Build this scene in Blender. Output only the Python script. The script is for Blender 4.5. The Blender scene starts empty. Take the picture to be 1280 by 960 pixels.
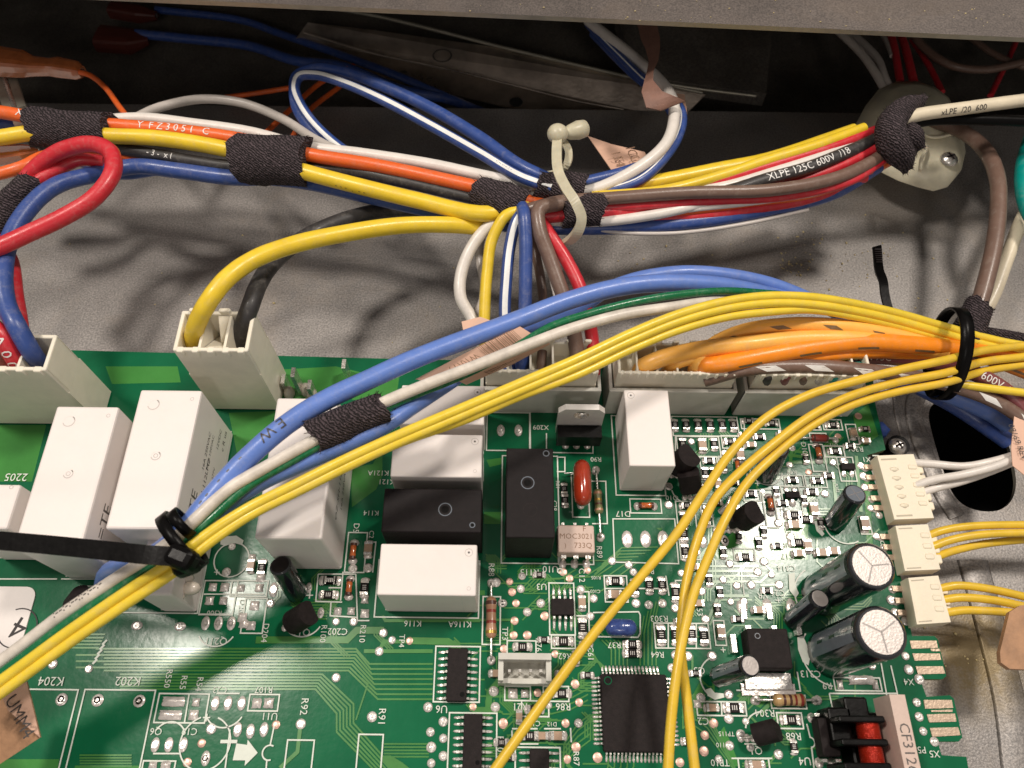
import bpy, bmesh, math, random
from mathutils import Vector, Matrix
from mathutils.geometry import tessellate_polygon
random.seed(7)
scn = bpy.context.scene
COL = scn.collection

# ------------------------------------------------------------------ camera
F = 975.0; CX, CY = 627.0, 480.0            # focal length and principal point, in photograph pixels
TH = math.atan(520/975.0); ROLL = .012; H = 16.5   # tilt, roll, height above the board (1 unit = 1 cm)
_c, _s = math.cos(ROLL), math.sin(ROLL)
_R = Vector((1, 0, 0)); _U = Vector((0, math.cos(TH), math.sin(TH))); _Fw = Vector((0, math.sin(TH), -math.cos(TH)))
cam_data = bpy.data.cameras.new('camera'); cam = bpy.data.objects.new('camera', cam_data); COL.objects.link(cam)
X = _c*_R + _s*_U; Y = -_s*_R + _c*_U; Z = -_Fw
cam.matrix_world = Matrix(((X.x, Y.x, Z.x, 0), (X.y, Y.y, Z.y, 0), (X.z, Y.z, Z.z, H), (0, 0, 0, 1)))
cam_data.sensor_width = 36; cam_data.lens = F/1280*36; cam_data.shift_x = (640-CX)/1280
cam_data.clip_start = .5; cam_data.clip_end = 400
cam_data.dof.use_dof = True; cam_data.dof.focus_distance = 17.0; cam_data.dof.aperture_fstop = .30
scn.camera = cam

# ------------------------------------------------------------------ world and lamps
w = bpy.data.worlds.new('World'); scn.world = w; w.use_nodes = True
bg = w.node_tree.nodes['Background']; bg.inputs[0].default_value = (.95, .88, .82, 1); bg.inputs[1].default_value = .29

def lamp(name, loc, size, power, col, target):
    l = bpy.data.lights.new(name, 'AREA'); l.shape = 'DISK'; l.size = size; l.energy = power; l.color = col
    o = bpy.data.objects.new(name, l); COL.objects.link(o); o.location = loc
    d = Vector(target) - Vector(loc); o.rotation_euler = d.to_track_quat('-Z', 'Y').to_euler()
    return o
lamp('area_lamp', (-27, 15, 60), 8.5, 23000, (1, .915, .82), (0, 7, 0))  # left ceiling lamp
lamp('area_lamp', (27, 24, 60), 8.5, 23500, (1, .915, .82), (0, 7, 0))  # right ceiling lamp
lamp('area_lamp', (4, -44, 46), 9.0, 4000, (1, .92, .84), (0, 14, 0))  # added frontal fill light, brightens the bracket in the recess

scn.view_settings.view_transform = 'Standard'; scn.view_settings.look = 'None'
scn.view_settings.exposure = 0; scn.view_settings.gamma = 1
scn.unit_settings.scale_length = .01

# ------------------------------------------------------------------ helpers
def P(px, py, z=0.):
    "point of the height z that the photograph shows at a pixel"
    u = (px-CX)/F; v = -(py-CY)/F
    u, v = _c*u-_s*v, _s*u+_c*v
    d = Vector((u, v*math.cos(TH)+math.sin(TH), v*math.sin(TH)-math.cos(TH)))
    t = (z-H)/d.z
    return Vector((d.x*t, d.y*t, z))
def XY(px, py, z=0.):
    p = P(px, py, z); return (p.x, p.y)

MATS = {}
def mat(name, col, rough=.5, metal=0., var=.12, vscale=3., bump=0., bscale=30., coat=0., sss=0., trans=0., spec=.5, col2=None, detail=4., kind='noise', alpha=1.0, rvar=.1, dust=0.):
    m = bpy.data.materials.new(name); m.use_nodes = True; nt = m.node_tree; N = nt.nodes; L = nt.links
    b = N['Principled BSDF']; b.inputs['Roughness'].default_value = rough; b.inputs['Metallic'].default_value = metal
    b.inputs['Specular IOR Level'].default_value = spec
    b.inputs['Coat Weight'].default_value = coat; b.inputs['Coat Roughness'].default_value = .12
    b.inputs['Transmission Weight'].default_value = trans
    if sss: b.inputs['Subsurface Weight'].default_value = sss; b.inputs['Subsurface Radius'].default_value = (.2, .15, .1); b.inputs['Subsurface Scale'].default_value = .3
    if alpha < 1: b.inputs['Alpha'].default_value = alpha
    tc = N.new('ShaderNodeTexCoord'); g = N.new('ShaderNodeNewGeometry')
    n = N.new('ShaderNodeTexNoise'); n.inputs['Scale'].default_value = vscale; n.inputs['Detail'].default_value = detail; n.inputs['Roughness'].default_value = .65
    L.new(g.outputs['Position'], n.inputs['Vector'])
    r = N.new('ShaderNodeValToRGB'); c = Vector(col)
    c2 = Vector(col2) if col2 else c*(1+var)
    r.color_ramp.elements[0].position = .32; r.color_ramp.elements[1].position = .68
    c1 = c if col2 else c*(1-var)
    r.color_ramp.elements[0].color = (*c1, 1); r.color_ramp.elements[1].color = (*[min(1, q) for q in c2], 1)
    L.new(n.outputs['Fac'], r.inputs[0]); L.new(r.outputs[0], b.inputs['Base Color'])
    mr = N.new('ShaderNodeMapRange'); mr.inputs['To Min'].default_value = max(.02, rough-rvar); mr.inputs['To Max'].default_value = min(1, rough+rvar)
    L.new(n.outputs['Fac'], mr.inputs[0]); L.new(mr.outputs[0], b.inputs['Roughness'])
    if dust:
        dn = N.new('ShaderNodeTexNoise'); dn.inputs['Scale'].default_value = 5; dn.inputs['Detail'].default_value = 9; dn.inputs['Roughness'].default_value = .8; L.new(g.outputs['Position'], dn.inputs['Vector'])
        dr = N.new('ShaderNodeMapRange'); dr.inputs['From Min'].default_value = .5; dr.inputs['From Max'].default_value = .8; dr.inputs['To Max'].default_value = dust; L.new(dn.outputs['Fac'], dr.inputs[0])
        dm = N.new('ShaderNodeMixRGB'); dm.inputs[2].default_value = (.42, .38, .33, 1); L.new(dr.outputs[0], dm.inputs[0]); L.new(r.outputs[0], dm.inputs[1]); L.new(dm.outputs[0], b.inputs['Base Color'])
        d2 = N.new('ShaderNodeMath'); d2.operation = 'ADD'; L.new(mr.outputs[0], d2.inputs[0]); L.new(dr.outputs[0], d2.inputs[1]); L.new(d2.outputs[0], b.inputs['Roughness'])
    if bump:
        if kind == 'weave':
            w1 = N.new('ShaderNodeTexWave'); w1.inputs['Scale'].default_value = bscale; w1.inputs['Distortion'].default_value = 5.5; w1.inputs['Detail'].default_value = 2; w1.inputs['Detail Scale'].default_value = 2.0
            w1.bands_direction = 'DIAGONAL'
            w2 = N.new('ShaderNodeTexVoronoi'); w2.inputs['Scale'].default_value = bscale*1.9
            L.new(g.outputs['Position'], w1.inputs['Vector']); L.new(g.outputs['Position'], w2.inputs['Vector'])
            mm = N.new('ShaderNodeMath'); mm.operation = 'MULTIPLY'; L.new(w1.outputs['Fac'], mm.inputs[0]); L.new(w2.outputs['Distance'], mm.inputs[1]); src = mm.outputs[0]
            mx = N.new('ShaderNodeMixRGB'); mx.blend_type = 'MIX'; mx.inputs[1].default_value = (*[q*.3 for q in col], 1); mx.inputs[2].default_value = (*[min(1, q*4.2) for q in col], 1)
            m2 = N.new('ShaderNodeMath'); m2.operation = 'MULTIPLY'; m2.inputs[1].default_value = 2.2; L.new(src, m2.inputs[0]); L.new(m2.outputs[0], mx.inputs[0]); L.new(mx.outputs[0], b.inputs['Base Color'])
        elif kind == 'speckle':
            w2 = N.new('ShaderNodeTexNoise'); w2.inputs['Scale'].default_value = bscale; w2.inputs['Detail'].default_value = 3; L.new(g.outputs['Position'], w2.inputs['Vector']); src = w2.outputs['Fac']
            mx = N.new('ShaderNodeMixRGB'); mx.blend_type = 'MULTIPLY'; mx.inputs[0].default_value = 1
            rr = N.new('ShaderNodeValToRGB'); rr.color_ramp.elements[0].position = .35; rr.color_ramp.elements[0].color = (.72, .72, .72, 1); rr.color_ramp.elements[1].position = .66; rr.color_ramp.elements[1].color = (1.32, 1.30, 1.27, 1)
            L.new(src, rr.inputs[0]); L.new(r.outputs[0], mx.inputs[1]); L.new(rr.outputs[0], mx.inputs[2]); L.new(mx.outputs[0], b.inputs['Base Color'])
            # stains and drag marks
            sn = N.new('ShaderNodeTexNoise'); sn.inputs['Scale'].default_value = .28; sn.inputs['Detail'].default_value = 7; sn.inputs['Roughness'].default_value = .72; sn.inputs['Distortion'].default_value = .6; L.new(g.outputs['Position'], sn.inputs['Vector'])
            sr = N.new('ShaderNodeMapRange'); sr.inputs['From Min'].default_value = .5; sr.inputs['From Max'].default_value = .72; sr.inputs['To Max'].default_value = .42; L.new(sn.outputs['Fac'], sr.inputs[0])
            sm = N.new('ShaderNodeMixRGB'); sm.inputs[2].default_value = (*[col[0]*1.55, col[1]*1.38, col[2]*1.15], 1); L.new(sr.outputs[0], sm.inputs[0]); L.new(mx.outputs[0], sm.inputs[1])
            mpn = N.new('ShaderNodeMapping'); mpn.inputs['Scale'].default_value = (.5, 9, 1); mpn.inputs['Rotation'].default_value = (0, 0, .5); L.new(g.outputs['Position'], mpn.inputs['Vector'])
            s3 = N.new('ShaderNodeTexNoise'); s3.inputs['Scale'].default_value = 1.0; s3.inputs['Detail'].default_value = 3; L.new(mpn.outputs[0], s3.inputs['Vector'])
            s4 = N.new('ShaderNodeMapRange'); s4.inputs['From Min'].default_value = .66; s4.inputs['From Max'].default_value = .72; s4.inputs['To Max'].default_value = .35; L.new(s3.outputs['Fac'], s4.inputs[0])
            s5 = N.new('ShaderNodeMixRGB'); s5.inputs[2].default_value = (*[min(1, q*1.5) for q in col], 1); L.new(s4.outputs[0], s5.inputs[0]); L.new(sm.outputs[0], s5.inputs[1]); L.new(s5.outputs[0], b.inputs['Base Color'])
            if name == 'steel':      # rusty yellow grease stain beside the edge contacts
                sp = P(1215, 815, -1.0); vd = N.new('ShaderNodeVectorMath'); vd.operation = 'DISTANCE'; vd.inputs[1].default_value = sp; L.new(g.outputs['Position'], vd.inputs[0])
                q1 = N.new('ShaderNodeMapRange'); q1.inputs['From Min'].default_value = 1.9; q1.inputs['From Max'].default_value = .2; L.new(vd.outputs['Value'], q1.inputs[0])
                n6 = N.new('ShaderNodeTexNoise'); n6.inputs['Scale'].default_value = 3; n6.inputs['Detail'].default_value = 8; n6.inputs['Roughness'].default_value = .8; L.new(g.outputs['Position'], n6.inputs['Vector'])
                q2 = N.new('ShaderNodeMath'); q2.operation = 'MULTIPLY'; L.new(q1.outputs[0], q2.inputs[0]); L.new(n6.outputs['Fac'], q2.inputs[1])
                q4 = N.new('ShaderNodeMapRange'); q4.inputs['From Min'].default_value = .08; q4.inputs['From Max'].default_value = .42; q4.inputs['To Max'].default_value = .9; L.new(q2.outputs[0], q4.inputs[0])
                q5 = N.new('ShaderNodeMixRGB'); q5.inputs[2].default_value = (.21, .155, .07, 1); L.new(q4.outputs[0], q5.inputs[0]); L.new(s5.outputs[0], q5.inputs[1]); L.new(q5.outputs[0], b.inputs['Base Color'])
        else:
            w2 = N.new('ShaderNodeTexNoise'); w2.inputs['Scale'].default_value = bscale; w2.inputs['Detail'].default_value = 2; L.new(g.outputs['Position'], w2.inputs['Vector']); src = w2.outputs['Fac']
        bp = N.new('ShaderNodeBump'); bp.inputs['Strength'].default_value = bump; bp.inputs['Distance'].default_value = .06 if kind == 'weave' else .02
        L.new(src, bp.inputs['Height']); L.new(bp.outputs[0], b.inputs['Normal'])
    MATS[name] = m
    return m
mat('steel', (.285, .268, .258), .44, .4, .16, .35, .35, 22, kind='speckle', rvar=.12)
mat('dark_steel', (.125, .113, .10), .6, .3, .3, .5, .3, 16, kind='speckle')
mat('brown_steel', (.46, .39, .33), .3, .8, .45, .5, .25, 9)
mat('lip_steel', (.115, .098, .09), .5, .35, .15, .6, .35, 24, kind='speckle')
mat('edge_steel', (.36, .34, .28), .4, .5)
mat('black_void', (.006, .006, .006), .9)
mat('mask_green', (.006, .125, .052), .19, 0, .16, .5, .10, 7, rvar=.04, spec=.27)
mat('mask_light', (.055, .235, .05), .19, 0, .12, .7, .14, 7, rvar=.04, spec=.3)
mat('mask_trace', (.065, .235, .055), .24, 0, .1, 2, coat=.3, rvar=.04)
mat('board_edge', (.16, .2, .08), .7)
mat('silk', (.72, .76, .68), .55, 0, .05, 8)
mat('solder', (.76, .70, .66), .3, .45, .14, 12, .5, 14, rvar=.12)
mat('copper_pad', (.72, .47, .38), .38, .55, .12, 14, .3, 20)
mat('gold_pad', (.50, .38, .28), .4, .4, .08, 9, .3, 20)
mat('tin', (.7, .67, .63), .28, .85, .15, 8, .3, 20)
mat('relay_white', (.80, .735, .70), .42, 0, .02, 2, .06, 60, sss=.05)
mat('relay_ring', (.55, .5, .47), .5)
mat('relay_ink', (.09, .08, .075), .6)
mat('relay_black', (.012, .009, .0095), .5, 0, .25, 6, .3, 70, spec=.14)
mat('ic_black', (.018, .0135, .0135), .6, 0, .3, 12, .4, 70, spec=.16)
mat('plastic_black', (.0028, .0024, .0024), .34, 0, .2, 8, .12, 12, spec=.12)
mat('plastic_beige', (.80, .745, .62), .45, 0, .05, 2.5, .08, 30, sss=.08)
mat('plastic_ivory', (.80, .71, .55), .42, 0, .05, 3, .1, 30, sss=.08)
mat('plastic_grey', (.60, .585, .53), .35, 0, .07, 2, .1, 20)
mat('plastic_inner', (.46, .40, .30), .55, 0, .1, 3)
mat('nylon', (.62, .57, .42), .38, 0, .1, 3, .12, 9, sss=.25, trans=.15)
mat('nylon_pale', (.80, .74, .56), .38, 0, .1, 2.5, .1, 9, sss=.15)  # clamp nylon, paler than the tie
mat('cap_sleeve', (.012, .013, .017), .17, 0, .2, 4, coat=.6, rvar=.04)
mat('cap_stripe', (.15, .17, .20), .2, 0, .1, 4, coat=.5, rvar=.04)
mat('cap_print', (.6, .6, .6), .5)
mat('cap_top', (.54, .49, .46), .42, .5, .06, 5, .25, 25)
mat('cap_score', (.25, .23, .22), .4, .5)
mat('moc_beige', (.62, .47, .40), .5, 0, .05, 8, .2, 40)
mat('ink_brown', (.28, .16, .10), .6)
mat('cap_red', (.36, .035, .012), .16, 0, .08, 5, coat=.8, rvar=.04)
mat('cap_blue', (.02, .035, .16), .2, 0, .5, 7, .5, 14, col2=(.045, .09, .3), coat=.7, rvar=.04)
mat('resistor_tan', (.42, .22, .13), .35, 0, .08, 8, coat=.3)
mat('resistor_gold', (.50, .32, .14), .3, 0, .08, 8, coat=.3)
mat('resistor_green', (.17, .17, .07), .35, 0, .08, 8, coat=.3)
mat('band_dark', (.09, .03, .02), .4); mat('band_red', (.25, .03, .02), .4); mat('band_gold', (.45, .28, .06), .35, .5)
mat('diode_glass', (.55, .13, .03), .12, 0, .3, 20, coat=.8, rvar=.03)
mat('chip_cap', (.42, .28, .19), .4, 0, .1, 20)
mat('chip_white', (.75, .72, .68), .5)
mat('copper_wire', (.40, .022, .008), .2, .5, .2, 10, .6, 40, rvar=.05)
mat('cloth', (.024, .018, .02), .85, 0, .2, 3, 1.0, 7, kind='weave', spec=.3)
mat('paper_pink', (.72, .45, .33), .55, 0, .05, 2.5, .1, 14)
mat('paper_brown', (.22, .115, .085), .6, 0, .15, 3, .5, 20)
mat('paper_card', (.40, .22, .12), .6, 0, .2, 3, .3, 14)
mat('paper_white', (.8, .74, .71), .45, 0, .03, 3)
mat('ink_black', (.03, .025, .025), .6)
mat('terminal_amber', (.60, .17, .05), .22, 0, .2, 3, .15, 6, trans=.35, coat=.4)
mat('terminal_red', (.09, .02, .014), .4)
mat('crumb', (.80, .64, .34), .5, 0, .3, 30)
mat('tab_metal', (.74, .71, .67), .34, .2, .06, 5, .1, 20)
mat('glue', (.78, .70, .60), .16, 0, .1, 4, .3, 4, trans=.3, coat=.5)
def wire_mat(name, col, rough=.36, var=.07): return mat(name, col, rough, 0, var, 2.2, .14, 26, coat=.06, rvar=.1, dust=.32)
wire_mat('w_yellow', (.80, .56, .030)); wire_mat('w_yellow_thin', (.82, .60, .045), .3); wire_mat('w_yellow_aged', (.76, .50, .035), .36)
wire_mat('w_orange', (.78, .13, .022)); wire_mat('w_orange_bright', (.90, .27, .012)); wire_mat('w_amber', (.95, .47, .085))
wire_mat('w_white', (.74, .69, .64)); wire_mat('w_grey', (.55, .5, .46)); wire_mat('w_cream', (.73, .64, .48)); wire_mat('w_blue', (.035, .075, .27))
wire_mat('w_blue_light', (.12, .215, .58), .36); wire_mat('w_red', (.58, .022, .035)); wire_mat('w_black', (.035, .032, .032), .5)
wire_mat('w_green', (.004, .14, .05), .26); wire_mat('w_brown', (.17, .105, .08)); wire_mat('w_maroon', (.20, .055, .06)); wire_mat('w_teal', (.0, .28, .24)); wire_mat('w_stripe', (.85, .85, .83)); wire_mat('w_dirty', (.66, .60, .53), .4, .2)
wire_mat('print_white', (.8, .78, .75)); wire_mat('print_black', (.05, .045, .045)); wire_mat('print_brown', (.2, .12, .05))

ORG = {}
class M:
    "collects faces, then links them as one mesh object"
    def __init__(s): s.v = []; s.f = []; s.m = []; s.sm = []; s.mats = []
    def mi(s, name):
        if name not in s.mats: s.mats.append(name)
        return s.mats.index(name)
    def add(s, vs, fs, m, smooth=False):
        o = len(s.v); s.v += [Vector(a) for a in vs]; k = s.mi(m)
        for f in fs: s.f.append([o+i for i in f]); s.m.append(k); s.sm.append(smooth)
    def box(s, c, d, m, rz=0, bev=0.0):
        if bev: return s.rbox(c, d, m, rz, bev)
        x, y, z = [q/2 for q in d]; vs = [(-x, -y, -z), (x, -y, -z), (x, y, -z), (-x, y, -z), (-x, -y, z), (x, -y, z), (x, y, z), (-x, y, z)]
        cs, sn = math.cos(rz), math.sin(rz)
        s.add([(c[0]+a*cs-b*sn, c[1]+a*sn+b*cs, c[2]+g) for a, b, g in vs], [(0, 3, 2, 1), (4, 5, 6, 7), (0, 1, 5, 4), (1, 2, 6, 5), (2, 3, 7, 6), (3, 0, 4, 7)], m)
    def rbox(s, c, d, m, rz=0, bev=.04, n=3):
        x, y, z = [q/2 for q in d]
        def ring(ins, zz):
            r = max(bev-ins, .002); o = []
            for (sx, sy, a0) in ((1, 1, 0), (-1, 1, 90), (-1, -1, 180), (1, -1, 270)):
                for k in range(n+1):
                    a = math.radians(a0+90*k/n)
                    px = sx*(x-bev)+math.cos(a)*r; py = sy*(y-bev)+math.sin(a)*r
                    o.append((px, py, zz))
            return o
        rings = [ring(0, -z), ring(0, z-bev), ring(bev*.3, z-bev*.3), ring(bev, z)]
        vs = []; cs, sn = math.cos(rz), math.sin(rz)
        for r in rings: vs += [(c[0]+a*cs-b*sn, c[1]+a*sn+b*cs, c[2]+g) for a, b, g in r]
        k = 4*(n+1); fs = []
        for i in range(3):
            for j in range(k): fs.append((i*k+j, i*k+(j+1) % k, (i+1)*k+(j+1) % k, (i+1)*k+j))
        fs.append(tuple(range(3*k, 4*k))); fs.append(tuple(reversed(range(k))))
        s.add(vs, fs, m)
    def cyl(s, p0, p1, r0, r1=None, m='tin', n=12, caps=True, smooth=True):
        r1 = r0 if r1 is None else r1; s.lathe(p0, p1, [(0, r0), (1, r1)], m, n, caps, smooth)
    def lathe(s, p0, p1, prof, m, n=16, caps=True, smooth=True):
        p0 = Vector(p0); p1 = Vector(p1); ax = p1-p0; q = ax.to_track_quat('Z', 'Y'); vs = []
        for t, r in prof:
            for k in range(n):
                a = 2*math.pi*k/n; vs.append(p0+ax*t+q @ Vector((math.cos(a)*r, math.sin(a)*r, 0)))
        fs = [(i*n+j, i*n+(j+1) % n, (i+1)*n+(j+1) % n, (i+1)*n+j) for i in range(len(prof)-1) for j in range(n)]
        s.add(vs, fs, m, smooth)
        if caps:
            k = len(prof)-1
            s.add(vs[:n], [tuple(reversed(range(n)))], m); s.add(vs[k*n:], [tuple(range(n))], m)
    def prism(s, poly, z0, z1, m, mside=None):
        n = len(poly); vs = [(a, b, z1) for a, b in poly]
        tri = tessellate_polygon([[Vector((a, b, 0)) for a, b in poly]])
        s.add(vs, [t for t in tri], m)
        # make top faces point upward
        k = len(tri)
        for i in range(len(s.f)-k, len(s.f)):
            a, b, c = [s.v[j] for j in s.f[i]]
            if (b-a).cross(c-a).z < 0: s.f[i] = s.f[i][::-1]
        if z0 is not None:
            vs2 = [(a, b, z0) for a, b in poly]+vs
            s.add(vs2, [(i, (i+1) % n, n+(i+1) % n, n+i) for i in range(n)], mside or m)
            s.add([(a, b, z0) for a, b in poly], [tuple(reversed(t)) for t in tri], mside or m)
    def strip(s, pts, wd, z, m):
        "flat line of a given width lying at height z"
        q = [Vector(p[:2]) for p in pts]; q = [p for i, p in enumerate(q) if i == 0 or (p-q[i-1]).length > 1e-5]; vs = []; closed = (q[0]-q[-1]).length < 1e-4
        if closed: q = q[:-1]
        N_ = len(q)
        for i, p in enumerate(q):
            a = (p-q[i-1]).normalized() if (i or closed) else None; b = (q[(i+1) % N_]-p).normalized() if (i < N_-1 or closed) else None
            a = a or b; b = b or a; n1 = Vector((-a.y, a.x)); n2 = Vector((-b.y, b.x)); n = (n1+n2)
            n = n1 if n.length < .3 else n.normalized(); k = wd/2/max(.5, n.dot(n1))
            vs += [(p.x+n.x*k, p.y+n.y*k, z), (p.x-n.x*k, p.y-n.y*k, z)]
        s.add(vs, [(2*i, 2*i+1, (2*i+3) % (2*N_), (2*i+2) % (2*N_)) for i in range(N_ if closed else N_-1)], m)
    def sheet(s, pts, th, m):
        "thin plate through 3d points"
        pts = [Vector(p) for p in pts]; c = sum(pts, Vector())/len(pts); nn = Vector()
        for i in range(len(pts)): nn += (pts[i]-c).cross(pts[(i+1) % len(pts)]-c)
        nn.normalize()
        if nn.z < 0: pts.reverse(); nn = -nn
        n = len(pts); vs = pts+[p-nn*th for p in pts]; tri = tessellate_polygon([pts])
        s.add(vs, [tuple(t) for t in tri]+[tuple(n+i for i in reversed(t)) for t in tri]+[(i, n+i, n+(i+1) % n, (i+1) % n) for i in range(n)], m)
    def ball(s, c, r, m, n=12, rz=0, half=False):
        rx, ry, rzv = r if hasattr(r, '__len__') else (r, r, r); vs = []; k = n//2; cs, sn = math.cos(rz), math.sin(rz)
        i0 = k//2 if half else 0
        for i in range(i0, k+1):
            t = math.pi*(i/k)-math.pi/2
            for j in range(n):
                a = 2*math.pi*j/n; x = math.cos(t)*math.cos(a)*rx; y = math.cos(t)*math.sin(a)*ry
                vs.append((c[0]+x*cs-y*sn, c[1]+x*sn+y*cs, c[2]+math.sin(t)*rzv))
        kk = k-i0
        s.add(vs, [(i*n+j, i*n+(j+1) % n, (i+1)*n+(j+1) % n, (i+1)*n+j) for i in range(kk) for j in range(n)], m, True)
    def disc(s, x, y, r, z, m, n=10, ry=None, rz=0):
        ry = ry or r; cs, sn = math.cos(rz), math.sin(rz)
        s.add([(x+math.cos(2*math.pi*k/n)*r*cs-math.sin(2*math.pi*k/n)*ry*sn, y+math.cos(2*math.pi*k/n)*r*sn+math.sin(2*math.pi*k/n)*ry*cs, z) for k in range(n)], [tuple(range(n))], m)
    def ring(s, c, r, wd, m, a0=0, a1=360, n=20, z=None, q=None):
        vs = []; z = c[2] if z is None else z
        for k in range(n+1):
            a = math.radians(a0+(a1-a0)*k/n)
            for rr in (r-wd/2, r+wd/2):
                v = Vector((math.cos(a)*rr, math.sin(a)*rr, 0))
                if q: v = q @ v
                vs.append(Vector((c[0], c[1], z))+v)
        s.add(vs, [(2*k, 2*k+1, 2*k+3, 2*k+2) for k in range(n)], m)
    def tube(s, pts, r, m, n=12, rz=None, caps=True, wob=0, flat=None):
        pts = [Vector(p) for p in pts]; fr = frames(pts); vs = []
        rz_ = rz if rz is not None else r
        for i, (p, (t, u, v)) in enumerate(zip(pts, fr)):
            k2 = 1+wob*math.sin(i*1.7+p.x*9)
            for k in range(n):
                a = 2*math.pi*k/n; vs.append(p+v*math.cos(a)*r*k2+u*math.sin(a)*rz_*k2)
        N_ = len(pts)
        s.add(vs, [(i*n+j, i*n+(j+1) % n, (i+1)*n+(j+1) % n, (i+1)*n+j) for i in range(N_-1) for j in range(n)], m, True)
        if caps: s.add(vs[:n], [tuple(reversed(range(n)))], m); s.add(vs[-n:], [tuple(range(n))], m)
    def text(s, string, fn, m):
        vs, fs = glyph(string); s.add([fn(a, b) for a, b in vs], fs, m)
    def build(s, name, parent=None, label=None, cat=None, group=None, kind=None, org=None):
        xs = [p.x for p in s.v]; ys = [p.y for p in s.v]; zs = [p.z for p in s.v]
        o = Vector(org) if org is not None else Vector(((min(xs)+max(xs))/2, (min(ys)+max(ys))/2, min(zs)))
        me = bpy.data.meshes.new(name); me.from_pydata([p-o for p in s.v], [], s.f)
        for q in s.mats: me.materials.append(MATS[q])
        me.polygons.foreach_set('material_index', s.m); me.polygons.foreach_set('use_smooth', s.sm); me.update()
        ob = bpy.data.objects.new(name, me); COL.objects.link(ob); put(ob, o, parent); tag(ob, label, cat, group, kind)
        return ob
def put(ob, o, parent):
    ORG[ob.name] = Vector(o)
    if parent is not None: ob.parent = parent; ob.location = Vector(o)-ORG[parent.name]
    else: ob.location = o
def tag(o, label=None, cat=None, group=None, kind=None):
    if label: o['label'] = label
    if cat: o['category'] = cat
    if group: o['group'] = group
    if kind: o['kind'] = kind
def inst(src, loc, rz=0, parent=None, label=None):
    "copy of a part (and of its own sub-parts) at a new place"
    o = src.copy(); COL.objects.link(o); ORG[o.name] = Vector(loc)
    for k in ('label',):
        if k in o: del o[k]
    if label: o['label'] = label
    if parent is not None: o.parent = parent; o.location = Vector(loc)-ORG[parent.name]
    else: o.location = loc
    o.rotation_euler = (0, 0, rz)
    for ch in src.children:
        c = ch.copy(); COL.objects.link(c); c.parent = o
    return o
def frames(pts):
    n = len(pts); out = []; u = None
    for i in range(n):
        t = (pts[min(i+1, n-1)]-pts[max(i-1, 0)]).normalized()
        if u is None:
            u = Vector((0, 0, 1)); u = u-t*u.dot(t)
            if u.length < .2: u = Vector((0, 1, 0)); u = u-t*u.dot(t)
        else: u = u-t*u.dot(t)
        u.normalize(); out.append((t, u.copy(), t.cross(u)))
    return out
def spline(pts, k=8):
    pts = [Vector(p) for p in pts]; q = [pts[0]*2-pts[1]]+pts+[pts[-1]*2-pts[-2]]; out = []
    for i in range(1, len(q)-2):
        p0, p1, p2, p3 = q[i-1:i+3]
        t0 = 0; t1 = max((p1-p0).length, 1e-4)**.5; t2 = t1+max((p2-p1).length, 1e-4)**.5; t3 = t2+max((p3-p2).length, 1e-4)**.5
        for j in range(k):
            t = t1+(t2-t1)*j/k
            a1 = p0*((t1-t)/(t1-t0))+p1*((t-t0)/(t1-t0)); a2 = p1*((t2-t)/(t2-t1))+p2*((t-t1)/(t2-t1)); a3 = p2*((t3-t)/(t3-t2))+p3*((t-t2)/(t3-t2))
            b1 = a1*((t2-t)/(t2-t0))+a2*((t-t0)/(t2-t0)); b2 = a2*((t3-t)/(t3-t1))+a3*((t-t1)/(t3-t1))
            out.append(b1*((t2-t)/(t2-t1))+b2*((t-t1)/(t2-t1)))
    out.append(pts[-1]); return out
_G = {}
def glyph(string):
    if string not in _G:
        cu = bpy.data.curves.new('t', 'FONT'); cu.body = string; cu.size = 1; cu.align_x = 'CENTER'; cu.align_y = 'CENTER'; cu.resolution_u = 2
        ob = bpy.data.objects.new('t', cu); COL.objects.link(ob); dg = bpy.context.evaluated_depsgraph_get(); me = bpy.data.meshes.new_from_object(ob.evaluated_get(dg))
        bm = bmesh.new(); bm.from_mesh(me)
        for yy in (-.24, -.12, 0, .12, .24):
            bmesh.ops.bisect_plane(bm, geom=bm.verts[:]+bm.edges[:]+bm.faces[:], plane_co=(0, yy, 0), plane_no=(0, 1, 0))
        bm.to_mesh(me); bm.free()
        _G[string] = ([(v.co.x, v.co.y) for v in me.vertices], [tuple(p.vertices) for p in me.polygons])
        bpy.data.objects.remove(ob); bpy.data.curves.remove(cu); bpy.data.meshes.remove(me)
    return _G[string]
def flat(px, py, z, size, rot, squash=1.0):
    "places text on a level surface; rot in degrees counter-clockwise"
    o = P(px, py, z); a = math.radians(rot); cs, sn = math.cos(a), math.sin(a)
    return lambda x, y: (o.x+(x*cs-y*sn*squash)*size, o.y+(x*sn+y*cs*squash)*size, z)
def plane_map(p00, p10, p01):
    p00, p10, p01 = Vector(p00), Vector(p10), Vector(p01)
    return lambda u, v: p00+(p10-p00)*u+(p01-p00)*v
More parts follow.
